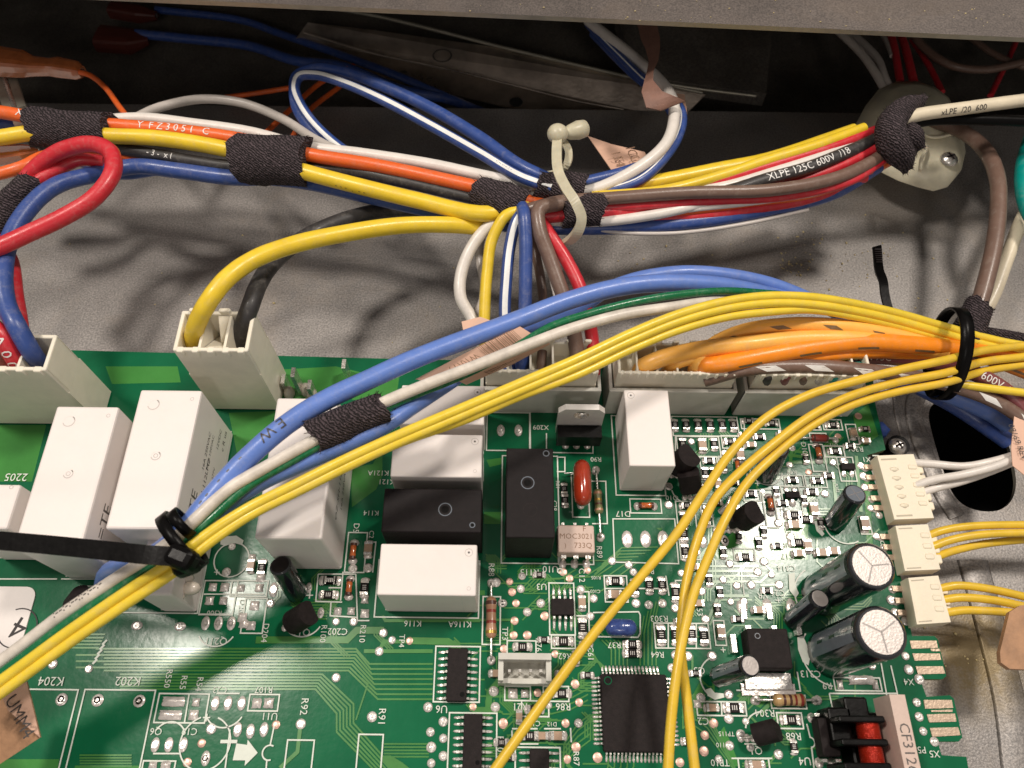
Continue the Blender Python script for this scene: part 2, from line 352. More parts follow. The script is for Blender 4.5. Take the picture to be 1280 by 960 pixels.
# ================================================================== SETTING
FZ = -1.0
m = M()
outer = [Vector(p) for p in ((-32, -10, 0), (34, -10, 0), (34, 19.1, 0), (-32, 19.1, 0))]
hole_px = [(1176, 499), (1164, 508), (1161, 520), (1166, 545), (1178, 585), (1190, 615), (1203, 630), (1222, 638), (1248, 638), (1264, 626), (1270, 606), (1268, 585), (1262, 560), (1250, 530), (1236, 508), (1222, 499), (1200, 495)]
hole = [Vector((p.x, p.y, 0)) for p in spline([P(x, y, FZ) for x, y in hole_px+hole_px[:1]], 4)[:-1]]
oh = outer+hole
tri = tessellate_polygon([outer, hole])
vs = [(p.x, p.y, FZ) for p in oh]; fs = []
for t in tri:
    a, b, c = [Vector(vs[i]) for i in t]; fs.append(t if (b-a).cross(c-a).z > 0 else t[::-1])
m.add(vs, fs, 'steel')
n = len(hole)       # turned-down rim of the opening
hc = sum(hole, Vector())/n
for i in range(n):
    a, b = hole[i], hole[(i+1) % n]
    m.add([(a.x, a.y, FZ), (b.x, b.y, FZ), (b.x, b.y, FZ-.12), (a.x, a.y, FZ-.12)], [(0, 1, 2, 3)], 'edge_steel')
m.build('metal_floor', kind='structure', org=(0, 0, FZ))
# pressed bead round the opening and a shallow pressed step next to the board
def bead(name, pts, r, h):
    b = M(); q = spline(pts, 6); b.tube(q, r, 'steel', 10, rz=h); return b.build(name, kind='structure')
bead('floor_bead', [P(x, y, FZ) for x, y in ((1150, 486), (1142, 510), (1148, 545), (1166, 590), (1180, 622), (1196, 646))], .22, .07)
bead('floor_bead', [P(x, y, FZ) for x, y in ((1095, 494), (1120, 492), (1150, 487))], .10, .05)
bead('floor_bead', [P(x, y, FZ) for x, y in ((1118, 496), (1121, 520), (1128, 548))], .06, .04)
bead('floor_bead', [P(x, y, FZ) for x, y in ((1215, 700), (1240, 790), (1262, 880), (1275, 980))], .35, .08)
m = M(); m.add([(-32, -10, -5), (34, -10, -5), (34, 30, -5), (-32, 30, -5)], [(0, 1, 2, 3)], 'black_void'); m.build('underfloor_dark', kind='structure')  # black plane under the floor, stands in for the darkness inside the opening
# recess behind the floor
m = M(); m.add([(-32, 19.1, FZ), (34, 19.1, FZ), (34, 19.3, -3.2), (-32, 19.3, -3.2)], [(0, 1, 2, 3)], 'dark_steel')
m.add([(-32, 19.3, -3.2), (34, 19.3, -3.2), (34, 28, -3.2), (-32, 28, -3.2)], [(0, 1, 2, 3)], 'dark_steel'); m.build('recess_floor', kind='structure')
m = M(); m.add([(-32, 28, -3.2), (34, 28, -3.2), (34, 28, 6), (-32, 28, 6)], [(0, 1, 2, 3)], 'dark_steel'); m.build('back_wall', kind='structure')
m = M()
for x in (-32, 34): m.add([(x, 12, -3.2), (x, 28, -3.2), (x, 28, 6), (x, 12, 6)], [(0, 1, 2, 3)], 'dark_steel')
m.build('recess_side_block', kind='structure')  # unseen sides, added to block stray light and keep the recess dark
# overhanging cover edge at the top
A, B = P(240, 0, 4.5), P(1280, 47, 4.5); d = (B-A).normalized(); A2 = A-d*26; B2 = B+d*24; nb = Vector((-d.y, d.x, 0))
m = M()
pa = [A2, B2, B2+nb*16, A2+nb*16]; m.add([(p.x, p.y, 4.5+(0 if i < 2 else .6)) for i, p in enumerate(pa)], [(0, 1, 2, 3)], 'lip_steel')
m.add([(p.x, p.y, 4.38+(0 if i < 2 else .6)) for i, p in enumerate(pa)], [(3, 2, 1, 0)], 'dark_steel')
m.add([A2, B2, B2-Vector((0, 0, .12)), A2-Vector((0, 0, .12))], [(3, 2, 1, 0)], 'edge_steel')
tag(m.build('cover_panel'), 'grey brown sheet metal cover edge overhanging the dark recess along the top', 'metal panel')
# bracket of thin polished sheet in the recess
br = bpy.data.objects.new('recess_bracket', None); COL.objects.link(br); put(br, P(640, 120, -1.6), None)
tag(br, 'dull brown sheet metal bracket with folded ridges behind the wires', 'bracket')
m = M(); m.sheet([P(385, 28, -1.2), P(470, 38, -1.2), P(640, 62, -1.2), P(800, 97, -1.2), P(882, 118, -1.2), P(850, 150, -1.8), P(640, 136, -1.8), P(460, 92, -1.8), P(370, 48, -1.8)], .06, 'brown_steel'); m.build('plate', br)
for pts, r in (([(395, 8), (470, 20), (640, 62), (790, 97), (878, 116)], .06), ([(380, 41), (450, 62), (480, 70), (540, 82), (640, 106), (720, 126), (780, 137)], .035)):
    m = M(); m.tube(spline([P(x, y, -1.15) for x, y in pts]), r, 'edge_steel' if r > .05 else 'brown_steel', 8); m.build('ridge', br)
m = M(); m.lathe(P(505, 99, -1.6), P(505, 99, -1.15), [(0, .27), (.5, .27), (.55, .19), (.9, .17), (1, .1)], 'dark_steel', 14); m.build('screw_head', br)
m = M(); c = P(645, 128, -1.52); m.disc(c.x, c.y, .22, -1.5, 'black_void', 14); m.build('hole', br); m = M(); c = P(553, 72, -1.2); m.ring(c, .3, .06, 'dark_steel', z=-1.12); m.build('dimple', br)
m = M(); m.sheet([P(770, 20, -.9), P(965, 40, -.9), P(958, 117, -.9), P(800, 95, -.9)], .5, 'dark_steel')
m.tube(spline([P(x, y, -.85) for x, y in ((820, 103), (880, 112), (945, 120))]), .05, 'edge_steel', 8)
tag(m.build('recess_box'), 'dark flat metal box deep in the recess beside the bracket', 'metal box')

# ------------------------------------------------------------------ crumbs on the metal
m = M(); random.seed(3)
spots = [(988, 332, 12, 40), (1075, 332, 22, 26), (1015, 295, 12, 14), (1150, 350, 60, 20), (930, 350, 60, 20), (840, 330, 90, 10), (760, 320, 40, 18), (960, 265, 60, 10), (1190, 820, 30, 22), (500, 400, 90, 8), (250, 350, 160, 12), (1130, 130, 200, 0)]
for cx, cy, sp, k in spots:
    for _ in range(k):
        x, y = random.gauss(cx, sp), random.gauss(cy, sp*.6); p = P(x, y, FZ); r = random.uniform(.008, .034)
        m.ball((p.x, p.y, FZ+r*.5), (r*random.uniform(.6, 1.6), r, r*.7), 'crumb', 5, random.random()*3)
for cx, cy, sp, k in ((1225, 20, 60, 16), (850, 10, 120, 22), (1130, 22, 90, 12)):
    for _ in range(k):
        p = P(random.gauss(cx, sp), max(-8, min(cy+random.uniform(-12, 14), 30)), 4.56); r = random.uniform(.005, .02)
        m.ball((p.x, p.y, 4.5+(p.y-16)*.0375+r), (r*1.5, r, r), 'crumb', 5)
m.build('crumbs', label='tiny golden crumbs scattered on the grey metal', cat='crumbs', kind='stuff')

# ================================================================== CIRCUIT BOARD
BT = -.16
board = bpy.data.objects.new('circuit_board', None); COL.objects.link(board); put(board, (0, 4, BT), None)
tag(board, 'green printed circuit board crowded with soldered parts and white relays', 'circuit board')
out_px = [(1093, 500), (1107, 562), (1084, 569), (1090, 590), (1110, 660), (1127, 725), (1140, 795), (1168, 795), (1172, 799), (1183, 845), (1178, 849), (1158, 849), (1150, 848), (1158, 871), (1187, 869), (1192, 873), (1203, 922), (1198, 927), (1172, 927), (1177, 944), (1208, 946), (1213, 975)]
top = [(-13.5, 9.62), (-10.32, 9.59), (-2.09, 9.45), (9.02, 9.4)]
poly = top+[XY(x, y) for x, y in out_px]+[(9.3, -3.5), (-13.5, -3.5)]
m = M(); m.prism(poly, BT, 0, 'mask_green', 'board_edge'); m.build('board', board)

lp = [0]     # copper areas and tracks under the solder mask
LZ = .003
def patch(pts, z=None):
    g = M(); lp[0] += 1; g.prism([XY(x, y) for x, y in pts], None, .002+lp[0]*.0003, 'mask_light'); g.build('copper_area', board)
for pts in ([(132, 458), (222, 458), (226, 478), (140, 480)], [(0, 531), (58, 531), (40, 602), (-60, 602)], [(352, 462), (420, 458), (470, 470), (400, 500), (352, 498)], [(450, 466), (500, 466), (495, 500), (440, 500)],
            [(286, 516), (345, 514), (330, 560), (296, 566)], [(438, 585), (466, 580), (478, 560), (478, 595), (470, 612), (440, 634)], [(0, 752), (30, 752), (30, 760), (0, 760)], [(-60, 949), (74, 949), (70, 975), (-60, 975)], [(94, 957), (180, 957), (178, 975), (90, 975)],
            [(608, 575), (628, 572), (628, 580), (612, 584)], [(605, 640), (626, 640), (626, 655), (605, 655)], [(820, 660), (828, 660)] + [(826, 664)], [(893, 690), (925, 655), (940, 670), (960, 655), (1010, 640), (1010, 700), (893, 700)],
            [(1066, 520), (1085, 505), (1098, 545), (1075, 560)], [(860, 880), (876, 850), (882, 880), (868, 900)], [(896, 920), (905, 908), (925, 958), (915, 958)], [(920, 870), (945, 850), (960, 875), (950, 885)], [(1080, 600), (1086, 600), (1092, 700), (1084, 700)], [(566, 738), (606, 738), (606, 744), (566, 744)]):
    patch(pts)
random.seed(11); tz = [0]
tracks = M()
def trace(pts, wd=.055, mt='mask_trace'):
    tz[0] += 1; tracks.strip([XY(x, y) for x, y in pts], wd*.62, .0095+(tz[0] % 60)*.00018, mt)
for i in range(8):
    y0 = 811+i*3.9; a = 447-i*1.6+(1 if i < 6 else 0); b = 462+i*1.5; yb = 830+i*6.3
    if i == 0: pts = [(120, y0), (445, y0), (462, 830), (541, 830)]
    else: pts = [(130 if i % 2 else 95, y0), (a, y0), (b, yb), (541, yb)]
    trace(pts)
for j in range(6):
    trace([(150, 843+3.7*j), (403-1.7*j, 843+3.7*j), (442-4.2*j, 880+2.4*j), (442-4.2*j, 904+2.2*j), (505-4*j, 975+1*j)])
for k in range(5): trace([(90, 793+k*4.2), (132-k*2, 793+k*4.2)])
for k in range(5): trace([(134-k*3, 800+k*6), (128-k*3, 806+k*6)], .07, 'silk')
for k in range(7): trace([(478+k*1.5, 945), (478+k*4, 948+k*1), (505+k*4, 975)])
trace([(455, 814), (474, 814), (480, 802), (540, 802)], .12); trace([(320, 800), (434, 800), (446, 788), (480, 788)], .22); trace([(512, 801), (560, 802), (575, 812)], .22)
trace([(474, 814), (541, 814)], .12); trace([(478, 770), (482, 776), (600, 776)], .1); trace([(452, 848), (460, 855), (445, 900)], .05)
trace([(376, 905), (372, 940), (350, 960)], .12); trace([(586, 880), (596, 888), (610, 888), (612, 865), (630, 845)], .2)
trace([(575, 775), (640, 775), (640, 790)], .08)
# fan-out round the processor and the middle of the board
for k in range(6):
    o = k*5
    trace([(641+o, 736+o*.2), (652+o, 736), (664+o*1.0, 724), (700+o*3, 724-o*.2), (720+o*3, 712-o*.3)], .045)
for k in range(5):
    trace([(690-k*1, 786+k*4), (700, 796+k*5), (735, 805+k*4), (752+k*2, 836)], .045)
    trace([(735, 847+k*7), (715, 858+k*7), (690-k*4, 860+k*9), (672-k*4, 884+k*9)], .045)
    trace([(738, 893+k*8), (722, 905+k*8), (705, 930+k*6), (702, 975)], .045)
    trace([(764+k*5, 832), (764+k*5, 812), (752+k*5, 800)], .045)
    trace([(800+k*5, 832), (800+k*5, 800-k*8), (805+k*5, 770-k*6)], .045)
    trace([(760+k*8, 948), (760+k*8, 958), (752+k*8, 975)], .045)
    trace([(852, 860+k*9), (878+k*2, 880+k*10), (905+k*3, 930+k*8), (925, 975)], .045)
    trace([(740+k*3, 722-k*4), (765+k*3, 701-k*4), (790+k*8, 700-k*4)], .045)
for y, w_ in ((714, .09), (708, .07), (720, .07), (727, .07)): trace([(872, y), (935, y), (948, y)], w_)
trace([(883, 780), (898, 745), (936, 745)], .1); trace([(887, 782), (900, 750), (940, 750)], .06); trace([(878, 728), (917, 728)], .06); trace([(952, 702), (964, 714)], .05); trace([(950, 732), (970, 731)], .06)
for p in ([(985, 562), (1008, 567), (1010, 580)], [(985, 569), (1008, 572)], [(988, 578), (1018, 578)], [(1070, 570), (1076, 640)], [(1041, 590), (1046, 640)], [(955, 600), (985, 596), (990, 560)]): trace(p, .12)
def bunch(x, y):
    l1, l2 = random.uniform(8, 34), random.uniform(6, 18); sx, sy = random.choice((-1, 1)), random.choice((-1, 1)); n_ = random.choice((2, 3, 3, 4, 5)); ho = random.random() < .5
    for i in range(n_):
        o = i*3.4
        if ho: trace([(x, y+o), (x+sx*(l1-sy*sx*o*.4), y+o), (x+sx*(l1+l2), y+o+sy*l2)], .045)
        else: trace([(x+o, y), (x+o, y+sy*l1), (x+o+sx*l2, y+sy*(l1+l2))], .045)
for k in range(34): bunch(random.uniform(605, 745), random.uniform(700, 955))
for k in range(30): bunch(random.uniform(850, 1075), random.uniform(540, 955))
for k in range(10): bunch(random.uniform(300, 470), random.uniform(690, 790))
for k in range(5): trace([(100, 944+k*3.4), (165, 944+k*3.4)], .045); trace([(480, 930+k*4), (536, 930+k*4)], .045)
for k in range(46):      # short tracks between small parts
    x, y = random.uniform(860, 1080), random.uniform(535, 955)
    l1, l2 = random.uniform(8, 30), random.uniform(5, 18); sx, sy = random.choice((-1, 1)), random.choice((-1, 1))
    if random.random() < .5: trace([(x, y), (x+sx*l1, y), (x+sx*(l1+l2), y+sy*l2)], random.choice((.045, .045, .07)))
    else: trace([(x, y), (x, y+sy*l1), (x+sx*l2, y+sy*(l1+l2))], random.choice((.045, .045, .07)))
for k in range(40):
    x, y = random.uniform(605, 745), random.uniform(700, 955)
    l1, l2 = random.uniform(8, 40), random.uniform(5, 18); sx, sy = random.choice((-1, 1)), random.choice((-1, 1))
    trace([(x, y), (x+sx*l1, y), (x+sx*(l1+l2), y+sy*l2)], .045)
tracks.build('copper_track', board, kind='stuff')

# ------------------------------------------------------------------ silkscreen
silk = M(); SZ = .0215; sk = [0]
def sline(pts, wd=.028):
    sk[0] += 1; silk.strip([XY(x, y) for x, y in pts], wd, SZ+(sk[0] % 50)*.00012, 'silk')
def srect(x0, y0, x1, y1, wd=.028):
    "rectangle square to the board, given by two opposite corners"
    a = P(x0, y0); b = P(x1, y1); q = [(a.x, a.y), (b.x, a.y), (b.x, b.y), (a.x, b.y), (a.x, a.y)]
    sk[0] += 1; silk.strip(q, wd, SZ+(sk[0] % 50)*.00012, 'silk')
def stext(s, x, y, size=.2, rot=180, sq=1): silk.text(s, flat(x, y, SZ+.0085, size, rot, sq), 'silk')
def sarc(x, y, r, a0, a1, wd=.028):
    c = P(x, y); silk.ring(c, r, wd, 'silk', a0, a1, 24, SZ+.0075)
# relay outlines
srect(107, 862, 170, 985); srect(-20, 861, 68, 985); srect(158, 700, 247, 767); sline([(0, 724), (72, 724)]); sline([(77, 724), (125, 724)]); sline([(99, 733), (140, 733)]); sline([(99, 733), (92, 765)])
srect(474, 700, 598, 773); srect(604, 746, 625, 806); srect(628, 570, 700, 705); sline([(604, 573), (604, 602)]); sline([(604, 515), (604, 568)])
srect(609, 516, 663, 564); sline([(662, 516), (662, 572)]); sline([(683, 542), (683, 566), (741, 567), (741, 556)])
srect(764, 520, 832, 620); srect(787, 624, 827, 642); sline([(766, 649), (843, 649), (848, 705), (768, 703), (766, 649)])
srect(714, 593, 737, 647); sline([(738, 602), (757, 602), (759, 655), (740, 655)]); sline([(696, 572), (706, 572), (706, 590), (696, 590)]); srect(697, 660, 742, 706)
srect(545, 808, 599, 878); srect(562, 891, 620, 985); srect(644, 934, 701, 985); srect(686, 729, 719, 794); srect(689, 794, 719, 811); sline([(721, 740), (736, 740), (736, 770), (720, 770)])
sline([(736, 772), (737, 812)]); srect(634, 801, 670, 820)
silk_round = [(741, 766), (798, 765), (800, 769), (800, 792), (797, 797), (742, 796)]; sline(silk_round)
srect(817, 779, 888, 811); sline([(835, 779), (835, 811)]); sline([(853, 779), (853, 811)]); sline([(870, 779), (870, 811)]); srect(891, 776, 908, 807)
srect(755, 720, 785, 753); sline([(755, 736), (785, 736)]); sline([(785, 736), (834, 736)]); sline([(832, 720), (836, 745)]); srect(844, 726, 858, 756)
srect(870, 877, 933, 895); sline([(901, 877), (902, 895)]); srect(962, 869, 1008, 886); srect(970, 891, 1004, 911); sline([(1036, 867), (1120, 867)]); sline([(1036, 867), (1043, 900)]); srect(1041, 847, 1102, 864)
srect(631, 858, 663, 876); srect(679, 858, 711, 877); srect(652, 876, 686, 896); sline([(640, 913), (640, 925)]); sline([(640, 911), (672, 911)]); sline([(680, 911), (701, 911)]); sline([(713, 910), (714, 928)]); sline([(650, 930), (673, 930)])
srect(200, 867, 256, 904); sline([(237, 867), (231, 904)]); srect(313, 868, 347, 889); sline([(271, 867), (300, 867)]); sline([(192, 942), (225, 942)]); srect(180, 951, 213, 990)
srect(360, 925, 386, 990); srect(449, 918, 474, 990); srect(257, 726, 291, 769); sline([(255, 743), (330, 743)]); srect(291, 726, 333, 746); srect(308, 748, 328, 792); sline([(250, 768), (288, 768)])
sline([(398, 718), (395, 752), (428, 753)]); sline([(398, 718), (445, 718)]); sline([(429, 715), (426, 751)]); sline([(411, 735), (428, 735)]); sline([(445, 718), (447, 776), (462, 776)]); srect(436, 666, 455, 716); sline([(458, 678), (470, 678), (466, 716)]); sline([(414, 753), (413, 770), (447, 772)])
sline([(288, 912), (282, 960)]); sline([(343, 908), (338, 932)]); sline([(334, 950), (331, 985)]); sarc(337, 941, .13, 60, 290)
sline([(276, 927), (297, 927)], .06)
for r in ((839, 521, 924, 546), (925, 524, 975, 537), (845, 546, 901, 572), (901, 545, 930, 561), (898, 571, 899, 572), (874, 571, 899, 600), (1027, 525, 1053, 538), (1056, 531, 1074, 556), (1011, 542, 1034, 553), (1010, 556, 1034, 590), (1029, 558, 1056, 572), (1045, 572, 1071, 602), (979, 595, 1005, 609), (1005, 595, 1034, 610), (975, 608, 1003, 639), (928, 613, 951, 627), (951, 612, 973, 660), (844, 627, 875, 700), (875, 630, 892, 658), (998, 525, 1026, 538), (1072, 646, 1090, 668), (916, 686, 944, 701)):
    srect(*r)
sline([(898, 571), (899, 595)]); sline([(930, 525), (930, 560)]); sline([(844, 565), (844, 545)]); sline([(1090, 570), (1098, 570)]); sline([(1100, 825), (1108, 870)]); sline([(1113, 832), (1124, 880)]); sline([(920, 863), (1000, 864), (996, 840)]); sline([(928, 729), (930, 745)])
sline([(930, 930), (958, 930)]); sline([(914, 948), (965, 948)]); srect(922, 948, 965, 985); sline([(1008, 905), (1012, 921)]); sline([(1014, 935), (1017, 960)]); sarc(1012, 928, .09, -90, 90)
sarc(290, 700, .37, 0, 360); sarc(877+24, 848, .42, 95, 250); sarc(957, 588, .36, 180, 350); sarc(860, 610, .38, 190, 340); sarc(1040, 818, .62, 140, 260); sarc(1030, 745, .62, 120, 220); sarc(283, 882, .4, 210, 330); sarc(211, 925, .32, 30, 150); sarc(257, 929, .48, 110, 250); sarc(257, 929, .48, -70, 70); sarc(273, 783, .4, 210, 330); sarc(380, 770, .42, 210, 330); sarc(1055, 655, .45, 190, 300); sarc(955, 915, .36, 90, 170); sarc(700, 714, .05, 0, 360)
for t in (('K204', 64, 851, .24), ('K202', 160, 851, .24), ('Q211', 270, 801, .2), ('K116', 516, 779, .17), ('K116A', 575, 780, .17), ('U6', 552, 886, .2), ('U10', 688, 711, .2), ('K115', 662, 715, .19), ('R90', 745, 574, .16), ('X209', 676, 534, .17), ('D17', 779, 642, .19),
          ('Q10', 840, 622, .16), ('R86', 704, 883, .19), ('R21', 650, 883, .19), ('C3', 874, 838, .2), ('R304', 956, 891, .19), ('R68', 992, 920, .19), ('Q1', 945, 938, .19), ('C313', 1013, 842, .19), ('R9', 1034, 857, .18), ('C314', 983, 710, .18), ('R52', 977, 681, .17), ('C17', 985, 695, .17), ('C1', 985, 662, .15),
          ('VR', 953, 744, .18), ('C26', 972, 741, .18), ('R306', 1069, 561, .18), ('X1', 1083, 574, .17), ('C9', 1078, 548, .17), ('U3', 677, 733, .19), ('C12', 727, 716, .001), ('R62', 706, 820, .17), ('R37', 768, 806, .17), ('R64', 822, 818, .17), ('R303', 824, 773, .18), ('X4', 1136, 852, .17), ('X5', 1168, 942, .17), ('U4', 1006, 951, .2),
          ('R107', 330, 862, .17), ('U11', 337, 895, .19), ('Q6', 195, 914, .18), ('C19', 237, 914, .18), ('R300', 268, 766, .15), ('Q11', 377, 790, .2), ('C202', 422, 789, .19), ('TP115', 908, 917, .12), ('TP110', 905, 931, .12), ('TP10', 900, 953, .17), ('R49', 990, 590, .14), ('C2', 879, 901, .19), ('R105', 745, 722, .1), ('C103', 744, 739, .1), ('C23', 275, 862, .17), ('K121', 483, 602, .17), ('K121A', 473, 591, .17), ('K114', 464, 641, .16), ('R8Y', 810, 714, .16), ('R34', 785, 802, .001), ('C12', 668, 904, .14), ('D12', 690, 905, .11), ('R46', 1018, 625, .11), ('D11', 1042, 556, .11), ('P5', 1152, 937, .17), ('2205', 20, 596, .26)):
    if t[3] > .01: stext(*t, 180)
for t in (('R550', 210, 848, .17), ('R55', 229, 853, .17), ('R54', 249, 855, .17), ('R92', 380, 883, .2), ('R91', 477, 896, .2), ('R100', 404, 792, .17), ('R210', 453, 792, .17), ('D204', 331, 791, .17), ('D201', 301, 760, .16), ('D5', 445, 660, .18), ('C2', 464, 668, .15), ('R89', 749, 690, .17), ('R88', 614, 712, .18), ('C12', 727, 719, .18), ('R76', 673, 806, .17), ('TP3', 631, 792, .17), ('TP4', 502, 801, .16), ('R30', 625, 930, .18), ('C61', 738, 817, .17), ('R41', 885, 727, .17), ('R53', 874, 762, .17), ('D10', 1005, 560, .17), ('Q9', 977, 633, .15), ('R87', 720, 948, .16), ('C28', 693, 632, .14), ('R81', 697, 606, .12), ('C18', 1041, 598, .1), ('R302', 1046, 610, .1), ('C5', 1103, 680, .13)):
    stext(*t, -90)
for x, y, s in ((258, 898, .3), (271, 716, .25), (387, 745, .3), (947, 605, .25), (904, 813, .22), (973, 751, .22)): stext('+', x, y, s, 0)
# white marks, arrow, coil foot prints
silk.prism([XY(150+a/6.4, 820+b/6.4) for a, b in ((935, 700), (1020, 712), (1025, 670), (1105, 775), (1000, 880), (1005, 835), (905, 835))], None, SZ+.007, 'silk')
silk.prism([XY(x, y) for x, y in ((276, 676), (283, 671), (296, 670), (305, 676), (303, 682), (293, 679), (282, 683), (276, 681))], None, SZ+.007, 'silk')
silk.prism([XY(x, y) for x, y in ((996, 797), (1003, 795), (1008, 806), (1012, 822), (1010, 832), (1003, 828), (997, 812))], None, SZ+.007, 'silk')
silk.prism([XY(x, y) for x, y in ((985, 718), (993, 716), (993, 730), (998, 742), (994, 748), (986, 738))], None, SZ+.007, 'silk')
silk.prism([XY(x, y) for x, y in ((882, 862), (888, 860), (893, 866), (904, 867), (905, 872), (893, 875), (884, 870))], None, SZ+.007, 'silk')
silk.prism([XY(x, y) for x, y in ((1017, 652), (1022, 651), (1025, 660), (1030, 668), (1027, 671), (1020, 664))], None, SZ+.007, 'silk')
silk.build('silkscreen_print', board, kind='stuff')

# ------------------------------------------------------------------ solder joints
pm = M(); pm.ball((0, 0, 0), (.088, .088, .03), 'solder', 12, half=True); pm.ring((0, 0, .0), .04, .03, 'tin', z=.0285)
via0 = pm.build('solder_joint', board, org=(0, 0, 0)); via0_used = [False]
pm = M(); pm.ball((0, 0, 0), (.085, .085, .012), 'copper_pad', 12, half=True); tp0 = pm.build('test_pad', board, org=(0, 0, 0)); tp_used = [False]
def at(src, used, x, y, rz=0, sc=1, sy=None):
    p = P(x, y, .012)
    if not used[0]:
        used[0] = True; o = src; o.location = p-ORG[board.name]; o.rotation_euler = (0, 0, rz); ORG[o.name] = p
    else: o = inst(src, p, rz, board)
    o.scale = (sc, sy or sc, 1); return o
vias = [(843, 0)]
vias = [(864, 552), (836, 608), (836, 631), (879, 609), (921, 634), (990, 560), (994, 547), (987, 581), (957, 601), (995, 547), (1041, 578), (1054, 576), (1076, 582), (1079, 595), (1081, 609), (1031, 617), (992, 645), (1003, 647), (1088, 635), (1099, 644), (906, 676), (871, 690), (955, 702), (947, 715), (964, 718), (921, 732), (939, 731), (974, 731), (877, 739), (988, 671), (973, 654), (811, 756), (828, 754), (844, 760),
        (651, 736), (627, 754), (659, 765), (676, 754), (765, 701), (786, 706), (792, 715), (742, 748), (795, 754), (726, 737), (620, 728), (290, 683), (283, 715), (338, 754), (174, 876), (122, 875), (77, 874), (111, 836), (66, 830), (257, 948), (264, 911), (420, 777), (442, 777), (479, 791), (490, 800), (474, 814), (420, 847), (376, 905), (465, 896), (535, 884), (619, 884), (617, 864), (554, 902), (538, 915), (554, 923), (539, 934), (554, 945), (539, 954), (614, 728), (614, 825), (441, 711), (460, 710),
        (723, 904), (629, 754), (882, 774), (845, 819), (860, 820), (840, 835), (890, 820), (1114, 750), (1119, 766), (1132, 820), (1136, 837), (1149, 849), (1146, 878), (1149, 896), (1154, 914), (1168, 927), (1090, 832), (1132, 776), (911, 898), (911, 868), (912, 932), (876, 872), (945, 875), (1022, 875), (973, 943), (926, 918), (1095, 670), (745, 587), (751, 671), (912, 705)]
tps = [(637, 727), (645, 754), (681, 770), (643, 776), (642, 794), (659, 794), (630, 811), (712, 723), (704, 715), (591, 884), (512, 801), (672, 866), (629, 905), (719, 855), (724, 878), (707, 904), (720, 934), (709, 949), (747, 947), (892, 904), (881, 919), (880, 939), (234, 953), (345, 906), (629, 904), (1073, 520), (1011, 590), (640, 740), (850, 953), (252, 929)]
for x, y in vias: at(via0, via0_used, x, y, 0, random.uniform(.9, 1.15) if y < 860 or x > 200 else 1.25)
for x, y in ((77, 874), (122, 875), (174, 876)): at(via0, via0_used, x, y+.3, 0, 1.35)
for x, y in tps: at(tp0, tp_used, x, y, 0, random.uniform(.9, 1.1))
pm = M(); pm.ball((0, 0, 0), (.09, .125, .03), 'solder', 12, half=True); pm.ring((0, 0, 0), .045, .03, 'tin', z=.0285); ov = pm.build('oval_pad', board, org=(0, 0, 0)); ovu = [False]
for x, y, s in ((784, 674, 1.35), (807, 674, 1.35), (829, 674, 1.35), (626, 538, 1.05), (648, 538, 1.05), (257, 779, 1), (273, 779, 1), (289, 779, 1), (269, 879, .95), (285, 879, .95), (302, 879, .95), (297, 912, .95), (313, 914, .95), (330, 912, .95), (194, 931, .95), (211, 931, .95), (229, 931, .95), (257, 948, .95), (401, 766, .8), (386, 735, .8), (342, 737, 1.1), (878, 676, 1.1), (906, 676, .9), (1050, 514, 1)):
    at(ov, ovu, x, y, 0, s, s*1.15)
for x, y in ((225, 783), (171, 782)): at(ov, ovu, x, y, math.pi/2, 1, .95)
# bare soldered pads without a part
def blob(seed, w_, h_):
    random.seed(seed); g = M(); nx, ny = 6, 6; vs = []
    for i in range(nx+1):
        for j in range(ny+1):
            e = (1-abs(i/nx*2-1)**3)*(1-abs(j/ny*2-1)**3); jx = random.uniform(-.06, .06) if i in (0, nx) or j in (0, ny) else 0
            vs.append(((i/nx-.5+jx)*w_, (j/ny-.5+jx*.7)*h_, .004+e*random.uniform(.03, .07)))
    g.add(vs, [(i*(ny+1)+j, (i+1)*(ny+1)+j, (i+1)*(ny+1)+j+1, i*(ny+1)+j+1) for i in range(nx) for j in range(ny)], 'solder', True); return g
pads = [blob(k, .17, .17).build('solder_pad', board, org=(0, 0, 0)) for k in range(3)]; pu = [[False], [False], [False]]
for i, (x, y) in enumerate(((266, 734), (281, 734), (262, 751), (279, 751), (301, 735), (324, 735), (318, 757), (314, 782), (245, 878), (242, 894), (321, 879), (336, 879), (191, 957), (207, 957), (456, 750), (456, 767), (422, 764), (439, 764), (641, 867), (656, 867), (304, 780), (303, 772), (315, 697), (872, 880), (326, 722))):
    at(pads[i % 3], pu[i % 3], x, y, 0, random.uniform(.85, 1.15))
random.seed(5)
for i, (x, y) in enumerate(((217, 877), (213, 894))): at(pads[0], pu[0], x, y, 0, 2.6, 1.05)
at(pads[1], pu[1], 1077, 850, 0, 3.0, 1.0); at(pads[2], pu[2], 1050, 856, 0, .7, 1.1); at(pads[2], pu[2], 1094, 856, 0, .7, 1.1)
for x, y in ((1090, 584), (1092, 597), (1095, 609), (1098, 623), (1102, 635), (1110, 671), (1114, 684), (1117, 697), (1125, 736), (1129, 751), (1132, 766)): pass
